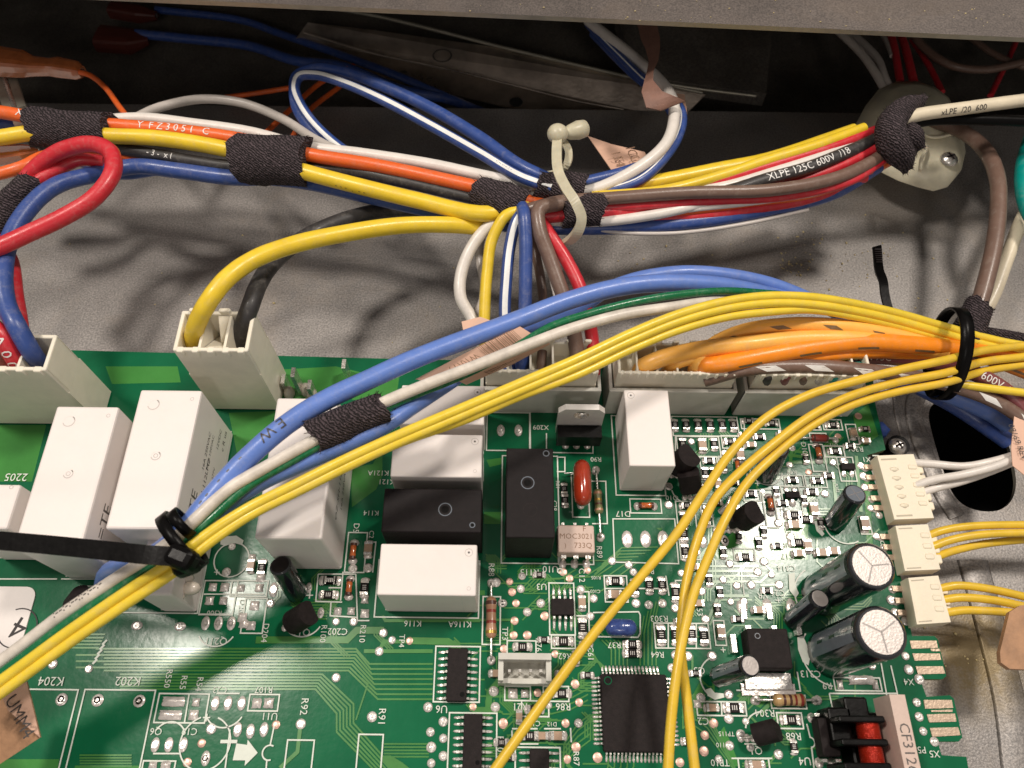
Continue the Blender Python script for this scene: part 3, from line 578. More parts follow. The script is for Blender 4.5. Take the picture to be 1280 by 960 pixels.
# ------------------------------------------------------------------ small chips
def chip(name, L, W, Hh, body, ends, mark=None):
    g = M(); g.box((0, 0, Hh/2+.01), (L*.62, W, Hh), body)
    for s in (-1, 1):
        g.box((s*L*.40, 0, Hh/2+.012), (L*.2, W*1.02, Hh*1.06), ends); g.ball((s*L*.56, 0, .004), (L*.17, W*.62, Hh*.5), 'solder', 8, half=True)
    if mark:
        for k in (-1, 0, 1): g.box((k*L*.13, 0, Hh+.012), (L*.05, W*.5, .004), mark)
    return g.build(name, board, org=(0, 0, 0)), [False]
CR = chip('chip_resistor', .24, .14, .06, 'ic_black', 'tin', 'chip_white'); CRb = chip('chip_resistor', .30, .16, .06, 'ic_black', 'tin', 'chip_white'); CC = chip('chip_capacitor', .24, .14, .11, 'chip_cap', 'tin')
g = M(); g.lathe((-.12, 0, .07), (.12, 0, .07), [(0, .055), (.15, .066), (.5, .06), (.85, .066), (1, .055)], 'diode_glass', 12)
for s in (-1, 1):
    g.cyl((s*.11, 0, .07), (s*.16, 0, .07), .068, m='band_dark'); g.ball((s*.19, 0, .004), (.08, .1, .06), 'solder', 8, half=True)
GD = (g.build('glass_diode', board, org=(0, 0, 0)), [False])
hp = math.pi/2
for x, y, v in ((843, 532, 1), (857, 532, 1), (872, 532, 1), (887, 532, 1), (902, 532, 1), (916, 532, 1), (935, 527, 0), (964, 530, 0), (853, 556, 1), (892, 556, 1), (912, 553, 0), (886, 577, 0), (881, 592, 1), (891, 592, 1), (858, 633, 0), (938, 618, 0), (990, 601, 0), (949, 547, 0), (1017, 533, 0), (1040, 532, 0), (1043, 565, 0), (1021, 602, 0), (1014, 616, 0), (931, 697, 0), (997, 679, 0), (811, 732, 1), (827, 732, 1), (844, 741, 1), (769, 727, 0), (793, 735, 1), (728, 785, 1), (704, 802, 0), (653, 809, 0), (412, 726, 0), (411, 744, 0), (414, 726, 0), (702, 867, 0), (917, 885, 0), (988, 900, 0), (826, 794, 1), (844, 794, 1), (864, 793, 1), (879, 795, 1), (790, 806, 0), (790, 817, 0), (668, 887, 0), (662, 920, 0), (456, 735, 1), (328, 710, 1), (854, 650, 1), (854, 668, 1), (856, 690, 1), (992, 645, 0), (1006, 650, 0), (705, 612, 1), (706, 626, 1), (882, 648, 1), (930, 545, 0)):
    at(*(CR if y < 640 else CRb), x, y, hp if v else 0, random.uniform(.93, 1.07))
for x, y, v in ((877, 558, 1), (1065, 543, 1), (883, 642, 1), (992, 657, 0), (997, 693, 0), (768, 744, 0), (727, 754, 1), (697, 920, 0), (677, 920, 0), (889, 885, 0), (900, 790, 1), (461, 687, 1), (315, 708, 1), (1016, 638, 1), (944, 957, 0), (1079, 656, 1), (1008, 683, 1), (1040, 690, 0), (1026, 692, 0), (924, 570, 1), (1062, 700, 0)):
    at(*CC, x, y, hp if v else 0, random.uniform(.95, 1.2))
for x, y, v, s in ((807, 633, 0, 1), (962, 631, 1, 1), (1022, 567, 1, 1), (442, 690, 1, 1.05), (437, 735, 1, 1), (921, 583, 1, .8)): at(*GD, x, y, hp if v else 0, s)
g = M(); g.box((0, 0, .07), (.3, .14, .1), 'ic_black')
for x in (-.09, .09): g.box((x, .1, .02), (.06, .1, .03), 'tin'); g.ball((x, .15, .004), (.06, .08, .03), 'solder', 8, half=True)
g.box((0, -.1, .02), (.06, .1, .03), 'tin'); g.ball((0, -.16, .004), (.08, .1, .03), 'solder', 8, half=True)
ST = (g.build('small_transistor', board, org=(0, 0, 0)), [False])
for x, y, r in ((989, 620, 0), (1058, 585, math.pi)): at(*ST, x, y, r)

# the crowded corner: more small parts between the listed ones
taken = [(x, y) for x, y in vias+tps]+[(843+i*14.6, 532) for i in range(6)]
def px_of(o): return ORG[o.name]
occ = [Vector(ORG[o.name][:2]) for o in board.children if o.name.split('.')[0] in ('chip_resistor', 'chip_capacitor', 'glass_diode', 'small_transistor', 'solder_joint', 'test_pad', 'oval_pad', 'solder_pad', 'axial_resistor')]
keep = [(1023, 722, 62), (1045, 800, 62), (1000, 762, 30), (963, 815, 50), (905, 840, 34), (1056, 635, 36), (964, 575, 30), (858, 580, 26), (936, 645, 24), (1060, 930, 60), (1033, 925, 40), (985, 878, 26), (958, 913, 26), (1110, 640, 30), (1124, 690, 26), (1130, 750, 26), (795, 890, 74), (810, 600, 30), (860, 607, 24), (1024, 547, 20)]
random.seed(21); made = 0
for _ in range(5000):
    if made >= 62: break
    x, y = random.choice(((random.uniform(848, 1082), random.uniform(535, 720)), (random.uniform(850, 1000), random.uniform(690, 950)), (random.uniform(606, 745), random.uniform(712, 950))))
    if any(math.hypot(x-a, y-b) < c for a, b, c in keep) or (622 < x < 692 and 812 < y < 862) or (684 < x < 722 and 726 < y < 812) or (545 < x < 625 and y > 880) or (600 < x < 630 and y < 830) or (642 < x < 702 and y > 930) or (738 < x): 
        if not (848 < x < 1085): continue
        if any(math.hypot(x-a, y-b) < c for a, b, c in keep): continue
    p = Vector(XY(x, y))
    if any((p-q).length < .27 for q in occ): continue
    occ.append(p); made += 1; k = random.random()
    if k < .38: at(*CR, x, y, random.choice((0, hp)), random.uniform(.8, .95))
    elif k < .52: at(*CC, x, y, random.choice((0, hp)), random.uniform(.8, .95))
    elif k < .85: at(via0, via0_used, x, y, 0, random.uniform(.75, 1))
    else: at(tp0, tp_used, x, y, 0, .9)
# ------------------------------------------------------------------ integrated circuits
def pin(g, x, y, dx, dy, w_=.045, L=.13, z=.1):
    "gull-wing leg leaving the body at x, y in the direction dx, dy"
    n = Vector((-dy, dx)); d = Vector((dx, dy)); p = Vector((x, y))
    prof = [(0, z), (L*.3, z), (L*.55, .02), (L, .018)]
    vs = []
    for t, zz in prof:
        for s in (-1, 1): q = p+d*t+n*s*w_/2; vs.append((q.x, q.y, zz+.01))
    g.add(vs, [(0, 1, 3, 2), (2, 3, 5, 4), (4, 5, 7, 6)], 'tin')
    q = p+d*(L*1.05); g.ball((q.x, q.y, .004), (max(.03, abs(dx)*L*.5+w_*.6*abs(dy)), max(.03, abs(dy)*L*.5+w_*.6*abs(dx)), .02), 'solder', 6, half=True)
def soic(px0, py0, px1, py1, n, h=.16, rot=False, pitch=None, wl=.14):
    a = P(px0, py0, h); b = P(px1, py1, h); cx, cy = (a.x+b.x)/2, (a.y+b.y)/2; sx, sy = abs(a.x-b.x), abs(a.y-b.y)
    e = bpy.data.objects.new('chip', None); 
    g = M(); g.rbox((cx, cy, h/2+.02), (sx, sy, h), 'ic_black', 0, .02, 1)
    if sx < sy or rot is False: g.disc(cx+sx*.28, cy-sy/2+sx*.32, sx*.12, h+.022, 'plastic_black', 12)
    o = g.build('chip_package', board)
    for k in range(n):
        g = M()
        if not rot:
            y = cy+sy/2-sy*(k+.5)/n
            pin(g, cx-sx/2, y, -1, 0, L=wl); g.build('pin', o); g = M(); pin(g, cx+sx/2, y, 1, 0, L=wl); g.build('pin', o)
        else:
            x = cx-sx/2+sx*(k+.5)/n
            pin(g, x, cy+sy/2, 0, 1, L=wl, w_=.05); g.build('pin', o); g = M(); pin(g, x, cy-sy/2, 0, -1, L=wl, w_=.05); g.build('pin', o)
    return o
soic(560, 810, 583, 877, 8); soic(580, 892, 602, 962, 8); soic(662, 936, 687, 975, 4); soic(689, 748, 718, 769, 4, rot=True, wl=.2)
# square processor
a = P(750, 842, .15); b = P(841, 941, .15); cx, cy = (a.x+b.x)/2, (a.y+b.y)/2; sx, sy = abs(a.x-b.x), abs(a.y-b.y)
g = M(); g.rbox((cx, cy, .09), (sx, sy, .14), 'ic_black', 0, .03, 1); g.ring((a.x+.15, a.y-.13, 0), .07, .02, 'mask_green', z=.163); g.disc(a.x+.15, a.y-.13, .058, .1625, 'ic_black', 14)  # green ring paints the green reflection in the corner dimple
qf = g.build('processor_chip', board); qf['label'] = 'large square black processor chip with fine legs on all four sides'
for k in range(16):
    f = (k+.9)/17.8
    for (x, y, dx, dy) in ((cx-sx/2, cy+sy/2-sy*f, -1, 0), (cx+sx/2, cy+sy/2-sy*f, 1, 0), (cx-sx/2+sx*f, cy+sy/2, 0, 1), (cx-sx/2+sx*f, cy-sy/2, 0, -1)):
        g = M(); pin(g, x, y, dx, dy, .036, .12, .08); g.build('pin', qf)

# ------------------------------------------------------------------ relays
def relay(x0, y1, x1, y0, h, color='relay_white', dim='power', label=None, bev=.05, name='relay'):
    "x0, y1 far left corner; x1, y0 near right corner, in board coordinates"
    g = M(); cx, cy, sx, sy = (x0+x1)/2, (y0+y1)/2, x1-x0, y1-y0
    g.rbox((cx, cy, h/2+.03), (sx, sy, h-.06), color, 0, bev)
    g.box((cx, cy, .03), (sx*.96, sy*.97, .05), 'relay_ink' if color == 'relay_white' else 'plastic_black')
    o = g.build(name, board, label)
    if color == 'relay_white' and h > 1.4:
        g = M(); g.box((cx, cy, .16), (sx+.006, sy+.006, .012), 'relay_ring'); g.box((x1-.28, cy, h*.5), (.012, sy+.005, h*.9), 'chip_white'); g.build('mould_seam', o, kind='stuff')
    if dim == 'power':
        g = M()
        for (fx, fy, r) in ((.27, .885, .115), (.5, .505, .09)):
            c = (x0+sx*fx, y0+sy*fy, h+.002); g.ring(c, r, .02, 'relay_ring', 200, 420); g.ring(c, r*.94, .012, 'chip_white', 20, 200)  # dimple relief drawn in colour: grey arc for shade, white arc for light
            if r < .1: g.ring(c, .04, .014, 'relay_ring')
        g.ring((x0+sx*.87, y0+sy*.93, h+.002), .035, .012, 'relay_ring'); g.build('mould_mark', o)
    elif dim == 'small':
        g = M(); c = (x1-.16, y1-.16, h+.002); g.ring(c, .075, .012, 'relay_ring'); g.disc(c[0], c[1], .022, h+.003, 'relay_ink'); g.build('vent_mark', o); g = M(); g.ring((x1-.14, y0+.14, h+.002), .035, .01, 'relay_ring'); g.build('vent_mark', o)
    elif dim == 'tall':
        g = M(); c = (x0+.14, y1-.14, h+.002); g.ring(c, .075, .012, 'relay_ring'); g.disc(c[0], c[1], .022, h+.003, 'relay_ink'); g.build('vent_mark', o)
    elif dim == 'black':
        g = M()
        for fx, fy, r in ((.63, .52, .13), (.91, .17, .05)) if sx > sy else ((.45, .60, .13), (.85, .94, .06), (.5, .3, .14)):
            g.ring((x0+sx*fx, y0+sy*fy, h+.002), r, .02, 'ic_black' if r == .14 else 'cap_stripe')
            if r != .14: g.disc(x0+sx*fx, y0+sy*fy, r*.6, h+.001, 'plastic_black', 16)
        g.build('mould_mark', o)
    return o
PW, PL = 1.27, 2.97
r1 = relay(-6.18-PW-.0, 7.40, -6.18, 7.40-PL, 2.2, label='tall white power relay beside the black tie, fully in view')
r2 = relay(-9.07, 7.00, -7.80, 7.00-PL, 2.2, label='tall white power relay second from the left edge')
r3 = relay(-4.61, 7.25, -3.34, 7.25-PL, 2.2, label='tall white power relay half shaded under the crossing wires')
r4 = relay(-10.56, 5.30, -9.29, 4.40, 2.2, label='tall white power relay cut off by the left edge')
a = P(258, 706, 0); b = P(247, 767, 0)
r5 = relay(-6.93, b.y+1.6, b.x, b.y+.03, 1.5, label='low white relay behind the cable tie knot', dim=None)
def side_print(o, x, y0, z0, rows, s=1):
    "printing on the right hand side wall of a relay; read from the right"
    for (t, yy, zz, size, m_) in rows:
        g = M()
        g.text(t, lambda u, v: (x+.004, y0+yy+u*size, z0+zz+v*size), m_); g.build('side_print', o)
side_print(r1, -6.18, 4.5, 0, (('=TE', .62, 1.5, .42, 'relay_ink'), ('OZ-SH-112LM2', 1.15, 1.12, .2, 'relay_ink'), ('16A 250VAC', 1.9, 1.35, .16, 'relay_ink'), ('TV-8 120VAC', 1.95, 1.14, .14, 'relay_ink'), ('12VDC', 2.4, .8, .16, 'relay_ink'), ('10A 277V', 1.5, .75, .13, 'relay_ink'), ('c R us', 2.5, .5, .2, 'relay_ink')))
side_print(r2, -7.80, 4.1, 0, (('=TE', .65, 1.6, .42, 'relay_ink'), ('OZ-SH-112LM2', 1.6, 1.35, .2, 'relay_ink'), ('16A 250VAC', 2.2, 1.1, .14, 'relay_ink')))
side_print(r3, -3.34, 4.3, 0, (('OZ-SH-112LM2', 1.4, 1.2, .22, 'relay_ink'), ('16A 250VAC', 1.5, .8, .18, 'relay_ink')))
relay(-2.33, 4.42, -.44, 3.42, 1.5, dim='small', bev=.03, label='white relay nearest the bottom in the middle stack')
relay(-2.35, 5.57, -.37, 4.66, 1.5, 'relay_black', 'black', bev=.025, label='black relay lying between white relays in the middle stack')
a = P(492, 542, 1.45); b = P(602, 597, 1.45); relay(a.x, a.y, b.x, b.y, 1.45, dim='small', bev=.03, label='white relay just above the black one in the middle stack')
a = P(507, 481, 1.45); b = P(605, 531, 1.45); relay(a.x-.08, a.y, b.x, b.y, 1.45, dim='small', bev=.03, label='white relay at the top of the middle stack under yellow wires')
relay(2.66, 7.90, 3.62, 6.12, 1.5, dim='tall', bev=.03, label='upright white relay right of the middle below the pale connectors')
relay(.12, 6.49, 1.09, 4.57, 1.5, 'relay_black', 'black', bev=.025, label='upright black relay beside the red capacitor')

# ------------------------------------------------------------------ opto coupler
a = P(697, 656, .5); b = P(744, 691, .5)
g = M(); g.rbox(((a.x+b.x)/2, (a.y+b.y)/2, .33), (b.x-a.x, a.y-b.y, .34), 'moc_beige', 0, .03, 1); mo = g.build('optocoupler', board)
g = M(); cx = (a.x+b.x)/2
pc = lambda s, fx, fy, size: g.text(s, (lambda u, v: (a.x+(b.x-a.x)*fx+u*size, b.y+(a.y-b.y)*fy+v*size, .503)), 'ink_brown')
pc('MOC3021', .5, .58, .165); pc('733Q', .68, .25, .165); pc('F', .73, .86, .17); pc(')', .2, .25, .14); g.build('marking', mo)
for x in (704, 719, 734):
    q = P(x, 700, .2); g = M(); g.box((q.x, b.y-.06, .2), (.06, .05, .38), 'tin'); g.box((q.x, b.y-.04, .36), (.1, .1, .05), 'tin'); g.ball((q.x, b.y-.1, .0), (.09, .11, .05), 'solder', 8, half=True); g.build('pin', mo)
    g = M(); g.box((q.x, a.y+.06, .2), (.06, .05, .38), 'tin'); g.build('pin', mo)
# opto coupler near the transformer
a = P(1021, 897, .42); b = P(1052, 946, .42)
g = M(); g.rbox(((a.x+b.x)/2, (a.y+b.y)/2, .27), (b.x-a.x, a.y-b.y, .34), 'ic_black', 0, .03, 1); o = g.build('small_optocoupler', board)
for x in (1028, 1045):
    q = P(x, 950, .2)
    for yy in (b.y-.06, a.y+.06):
        g = M(); g.box((q.x, yy, .16), (.1, .05, .3), 'tin'); g.ball((q.x, yy-.03, 0), (.09, .1, .05), 'solder', 8, half=True); g.build('pin', o)

# ------------------------------------------------------------------ triac with metal tab
q = P(714, 560, 0); tx, ty = q.x+.12, q.y+.22
g = M(); g.box((tx, ty-.17, .57), (.98, .28, .48), 'plastic_black'); o = g.build('triac', board, 'black three legged power part standing with a metal tab')
g = M(); hw = .50
prof = [(-hw, .35), (hw, .35), (hw, 1.38), (hw-.14, 1.55), (-hw+.14, 1.55), (-hw, 1.38)]
hol = [(math.cos(2*math.pi*k/16)*.17, 1.27+math.sin(2*math.pi*k/16)*.17) for k in range(16)]
tr = tessellate_polygon([[Vector((a_, b_, 0)) for a_, b_ in prof], [Vector((a_, b_, 0)) for a_, b_ in hol]]); al = prof+hol
for yy in (ty, ty+.13): g.add([(tx+a_, yy, b_) for a_, b_ in al], [t if yy == ty else t[::-1] for t in tr], 'tab_metal')
g.add([(tx+a_, yy, b_) for yy in (ty, ty+.13) for a_, b_ in prof], [(i, (i+1) % 6, 6+(i+1) % 6, 6+i) for i in range(6)], 'tab_metal')
g.add([(tx+a_, yy, b_) for yy in (ty, ty+.13) for a_, b_ in hol], [(i, (i+1) % 16, 16+(i+1) % 16, 16+i) for i in range(16)], 'tin'); g.build('metal_tab', o)
for dx in (-.25, 0, .25):
    g = M(); g.box((tx+dx, ty-.15, .17), (.09, .05, .34), 'tin'); g.ball((tx+dx, ty-.15, 0), (.09, .1, .06), 'solder', 8, half=True); g.build('leg', o)

# ------------------------------------------------------------------ red and blue dipped capacitors
a = P(727, 582, .5); b = P(727, 625, .5)
g = M(); vs = []; cxx = a.x; cyy = (a.y+b.y)/2; L2 = (a.y-b.y)/2+.12
g.lathe((cxx, cyy-L2, .42), (cxx, cyy+L2, .42), [(0, .03), (.03, .11), (.1, .175), (.2, .2), (.5, .205), (.8, .2), (.9, .175), (.97, .11), (1, .03)], 'cap_red', 20)
rc = g.build('film_capacitor', board, 'glossy dark red dipped capacitor'); rc.data.transform(Matrix.Diagonal((.98, 1, 1.35, 1)))
g = M()
for dy in (-.34, .34): g.cyl((cxx, cyy+dy, 0), (cxx, cyy+dy, .25), .03, m='tin', n=8); g.ball((cxx, cyy+dy, 0), (.09, .1, .05), 'solder', 8, half=True)
g.cyl((cxx-.35, cyy+.36, .12), (cxx, cyy+.36, .2), .022, m='tin', n=6); g.build('lead', rc)
a = P(779, 784, .3)
g = M(); g.lathe((a.x-.36, a.y, .26), (a.x+.28, a.y, .26), [(0, .02), (.03, .08), (.1, .14), (.22, .168), (.5, .172), (.8, .168), (.91, .135), (.97, .08), (1, .02)], 'cap_blue', 18)
for dx in (-.2, .2): g.cyl((a.x+dx, a.y, 0), (a.x+dx, a.y, .2), .025, m='tin', n=6)
g.build('ceramic_capacitor', board, 'deep blue dipped capacitor under a yellow wire')

# ------------------------------------------------------------------ resistors with leads
def axial(p0, p1, b0, b1, r, body, bands, z=.13, name='axial_resistor', label=None, glass=False):
    p0 = P(*p0, z); p1 = P(*p1, z); a = p0.lerp(p1, b0); b = p0.lerp(p1, b1); g = M()
    prof = [(0, r*.35), (.04, r*.9), (.12, r*1.12), (.24, r*1.1), (.3, r), (.7, r), (.76, r*1.1), (.88, r*1.12), (.96, r*.9), (1, r*.35)] if not glass else [(0, r*.7), (.06, r), (.94, r), (1, r*.7)]
    g.lathe(a, b, prof, body, 16); o = g.build(name, board, label)
    for k, (t, w_, m_) in enumerate(bands):
        g = M(); rr = r*(1.13 if (t < .26 or t > .74) and not glass else 1.02); g.cyl(a.lerp(b, t-w_/2), a.lerp(b, t+w_/2), rr, m=m_, n=16, caps=False); g.build('colour_band', o)
    for q, e in ((p0, a), (p1, b)):
        g = M(); d = Vector((q.x, q.y, 0)); g.tube(spline([e, q.lerp(e, .35), q.lerp(e, .1)-Vector((0, 0, .02)), q-Vector((0, 0, .1)), d], 4), .026, 'tin', 6); g.ball((q.x, q.y, 0), (.09, .09, .06), 'solder', 10, half=True); g.build('lead', o)
    return o
axial((614, 728), (614, 825), .19, .73, .10, 'resistor_tan', ((.16, .09, 'band_dark'), (.36, .07, 'band_red'), (.52, .06, 'resistor_tan'), (.62, .07, 'band_red'), (.86, .07, 'band_gold')), label='brown banded resistor right of the lowest white relay')
axial((745, 587), (751, 671), .3, .67, .085, 'resistor_green', ((.18, .1, 'resistor_tan'), (.45, .09, 'band_gold'), (.62, .07, 'band_dark'), (.85, .08, 'resistor_tan')), label='slim olive banded resistor beside the red capacitor')
axial((945, 875), (1022, 875), .27, .80, .105, 'resistor_gold', ((.15, .12, 'resistor_gold'), (.33, .08, 'band_dark'), (.52, .08, 'band_dark'), (.68, .07, 'band_red'), (.86, .09, 'band_red')), label='gold coloured banded resistor below the regulator')
axial((995, 547), (1046, 548), .38, .78, .085, 'band_red', ((.12, .12, 'band_dark'), (.9, .1, 'band_dark')), z=.1, name='glass_diode', label='red glass diode with long leads at the top right', glass=True)

# ------------------------------------------------------------------ electrolytic capacitors (leaning cans)
def can(base, zb, topp, zt, r, label, vent='y', stripe=0, pref=(-.75, .15, .35), top='cap_top', text=None, name='electrolytic_capacitor', srot=0):
    b = P(*base, zb); t = P(*topp, zt); ax = t-b; L = ax.length; g = M(); n = 28
    g.lathe(b, t, [(0, r*.8), (.02, r), (.05, r*.97), (.08, r), (.955, r), (.985, r*.985), (1, r*.9)], 'cap_sleeve', n); o = g.build(name, board, label)
    q = ax.to_track_quat('Z', 'Y'); g = M(); tip = t+ax.normalized()*.004
    g.add([tip+q @ Vector((math.cos(2*math.pi*k/24)*r*.82, math.sin(2*math.pi*k/24)*r*.82, 0)) for k in range(24)], [tuple(range(24))], top); g.build('metal_top', o)
    g = M(); tip2 = t+ax.normalized()*.008
    if vent:
        for a0 in ((0, 120, 240) if vent == 'y' else (0, 90, 180, 270)):
            a_ = math.radians(a0+25+srot); d = q @ Vector((math.cos(a_), math.sin(a_), 0)); nn = q @ Vector((-math.sin(a_), math.cos(a_), 0)); w_ = r*.03
            g.add([tip2+nn*w_, tip2-nn*w_, tip2+d*r*.75-nn*w_, tip2+d*r*.75+nn*w_], [(0, 1, 2, 3)], 'cap_score')
        g.build('vent_score', o)
    # sleeve stripe and printed marks
    pv = q.inverted() @ Vector(pref); g = M(); a0 = math.atan2(pv.y, pv.x); vs = []; m_ = 6
    for i in range(m_+1):
        a_ = a0+(i/m_-.5)*1.0
        d = q @ Vector((math.cos(a_), math.sin(a_), 0)); vs += [b+ax*.1+d*r*1.006, b+ax*.93+d*r*1.006]
    g.add(vs, [(2*i, 2*i+2, 2*i+3, 2*i+1) for i in range(m_)], 'cap_stripe', True); st = g.build('sleeve_stripe', o)
    for tt in (.3, .55, .8):
        g = M()
        d = q @ Vector((math.cos(a0), math.sin(a0), 0)); nn = q @ Vector((-math.sin(a0), math.cos(a0), 0)); c = b+ax*tt+d*r*1.012; w_ = r*.06; l_ = L*.055; u = ax.normalized()
        g.add([c+u*l_+nn*w_, c-u*l_+nn*w_, c-u*l_-nn*w_, c+u*l_-nn*w_], [(0, 1, 2, 3)], 'cap_sleeve'); g.build('sleeve_mark', o)
    if text:
        g = M(); a1 = a0-1.25
        def fn(x, y):
            s = r*.42; a_ = a1+y*s/r; d = q @ Vector((math.cos(a_), math.sin(a_), 0)); return b+ax*.52+ax.normalized()*x*s+d*r*1.01
        g.text(text, fn, 'cap_print'); g.build('sleeve_print', o)
    return o
can((1027, 743), .08, (1090, 707), 2.25, .45, 'large black capacitor with silver top, upper of the big pair', stripe=115, text='35V 680uF')
can((1037, 816), .08, (1102, 790), 2.3, .47, 'large black capacitor with silver top, lower of the big pair', stripe=115, text='10V 1000uF', srot=40)
can((990, 776), .08, (1025, 748), 1.2, .20, 'small black capacitor with bright top beside the big pair', vent=None, stripe=100)
can((898, 846), .3, (938, 832), 1.5, .20, 'small black capacitor leaning over the regulator', vent=None, stripe=100)
can((1043, 654), .06, (1069, 617), 1.25, .23, 'grey striped capacitor left of the upper right connector', vent='x', stripe=140, top='cap_stripe', text='35V 47uF')
can((956, 594), .06, (972, 560), 1.15, .25, 'dark capacitor half hidden behind the yellow wires', vent='x', stripe=150, top='cap_stripe', text='16V')
can((372, 742), .06, (350, 706), 1.1, .22, 'small black capacitor below the shaded white relay', vent=None, stripe=200, top='ic_black')
# ------------------------------------------------------------------ TO-92 transistors
def to92(base, zb, topp, zt, r, rz, label=None):
    b = P(*base, zb); t = P(*topp, zt); ax = t-b; q = ax.to_track_quat('Z', 'Y') @ Matrix.Rotation(rz, 4, 'Z').to_quaternion(); g = M()
    sec = [(math.cos(math.radians(a))*r, math.sin(math.radians(a))*r) for a in range(-40, 221, 10)]; n = len(sec); vs = []
    for k in (0, 1): vs += [b+ax*k+q @ Vector((x, y, 0)) for x, y in sec]
    g.add(vs, [(i, (i+1) % n, n+(i+1) % n, n+i) for i in range(n)]+[tuple(range(n, 2*n)), tuple(reversed(range(n)))], 'ic_black'); o = g.build('round_transistor', board, label)
    for k in (-1, 0, 1):
        e = b+q @ Vector((k*r*.5, 0, 0)); f = Vector((b.x+k*.12-ax.x*.25, b.y-.03-ax.y*.25, 0)); g = M(); g.tube([e, e.lerp(f, .5), f], .022, 'tin', 6); g.ball((f.x, f.y, 0), (.07, .08, .04), 'solder', 8, half=True); g.build('leg', o)
    return o
to92((846, 583), .42, (862, 569), .95, .27, .4, 'black round transistor beside the upright white relay')
to92((864, 612), .3, (860, 590), .75, .24, 2.6, 'black transistor with pale glue at its foot')
to92((928, 650), .5, (944, 640), .95, .25, .2); to92((366, 778), .25, (386, 766), .6, .25, .3); to92((944, 918), .25, (972, 911), .5, .22, 1.2); to92((95, 757), .2, (104, 746), .55, .25, .3); to92((915, 655), .3, (916, 646), .6, .12, 1)
g = M(); p = P(862, 595, .62); g.box((p.x, p.y, p.z), (.38, .16, .05), 'chip_white'); p = P(905, 640, .05); g.tube([P(900, 640, .1), P(910, 632, .3), P(914, 622, .3)], .07, 'tin', 8); g.build('white_foot', board)
# ------------------------------------------------------------------ voltage regulator
a = P(933, 785, .48); b = P(992, 836, .48)
g = M(); g.rbox(((a.x+b.x)/2, (a.y+b.y)/2, .26), (b.x-a.x, a.y-b.y, .44), 'ic_black', 0, .03, 1); g.ring((a.x+.2, a.y-.15, 0), .05, .012, 'cap_stripe', z=.483); vr = g.build('voltage_regulator', board)
c = P(965, 852, .05); g = M(); g.box(((a.x+b.x)/2, c.y, .06), (b.x-a.x+.1, .3, .12), 'tin'); g.box(((a.x+b.x)/2, c.y-.15, .03), (b.x-a.x+.25, .22, .04), 'solder'); g.build('metal_tab', vr)
for x in (930, 962, 992):
    q = P(x, 764, .1); g = M(); g.box((q.x, q.y, .06), (.1, .3, .06), 'tin'); g.box((q.x, a.y+.02, .14), (.1, .16, .2), 'tin'); g.ball((q.x, q.y+.1, 0), (.12, .2, .05), 'solder', 8, half=True); g.build('leg', vr)
q = P(916, 805, .1); g = M(); g.box((q.x, q.y, .1), (.1, .35, .18), 'tin'); g.build('leg', vr)
# ------------------------------------------------------------------ transformer
tf0 = P(1085, 925, 0)
a = P(1108, 867, 1.2); b = P(1154, 985, 1.2); sl = (b-a)
g = M(); c0 = P(1080, 880, .0)
g.rbox((7.1, .35, .26), (1.0, 2.4, .52), 'plastic_black', 0, .06); tf = g.build('transformer', board, 'black transformer with red copper windings and a pale strip')
g = M(); A1 = P(1108, 868, 1.2); A3 = P(1127, 866, 1.2)
wl = A3.x-A1.x; g.box(((A1.x+A3.x)/2+.05, A1.y-1.6, .85), (wl, 3.2, .7), 'moc_beige', 0); lb = g.build('label_strip', tf)
g = M(); g.text('CF3126L', lambda u, v: ((A1.x+A3.x)/2+.05+v*.26, A1.y-.95-u*.26, 1.203), 'relay_ink'); g.build('marking', tf)
for (x, y) in ((1096, 914), (1100, 943), (1104, 974)):
    c = P(x, y, 1.0); g = M()
    for k in range(11): g.lathe((c.x-.06, c.y+.16-k*.03, .78), (c.x-.06, c.y+.16-(k+1)*.03, .78), [(0, .20), (.5, .213), (1, .20)], 'copper_wire', 20, caps=False)
    g.build('winding', tf)
for (x, y) in ((1082, 899), (1086, 928), (1090, 958)):
    c = P(x, y, 1.0); g = M(); g.rbox((c.x-.08, c.y, .62), (.85, .12, .84), 'plastic_black', 0, .03, 1); g.build('bobbin_flange', tf)
for (x, y) in ((1048, 895), (1068, 882)):
    c = P(x, y, .5); g = M(); g.rbox((c.x, c.y-.2, .3), (.45, .7, .6), 'plastic_black', 0, .04, 1); g.build('bobbin_flange', tf)
# ------------------------------------------------------------------ small pin header
a = P(623, 818, .5); b = P(689, 852, .5)
g = M(); x0, x1, y1, y0 = a.x, b.x, a.y, b.y
g.box(((x0+x1)/2, y1-.06, .35), (x1-x0, .12, .7), 'plastic_grey'); g.box(((x0+x1)/2, (y0+y1)/2, .08), (x1-x0, y1-y0-.1, .16), 'plastic_grey')
for s, xx in ((0, x0+.05), (1, x1-.05)): g.box((xx, (y0+y1)/2-.02, .3), (.1, y1-y0-.04, .6), 'plastic_grey')
g.box(((x0+x1)/2, y0+.02, .2), ((x1-x0), .09, .4), 'plastic_grey'); g.box(((x0+x1)/2, y0-.01, .3), ((x1-x0)*.5, .05, .25), 'plastic_grey'); ph = g.build('pin_header', board)
for x in (636.7, 649.7, 663, 675.8):
    q = P(x, 839, .5); g = M(); g.box((q.x, q.y, .33), (.05, .05, .5), 'tin'); g.build('pin', ph)
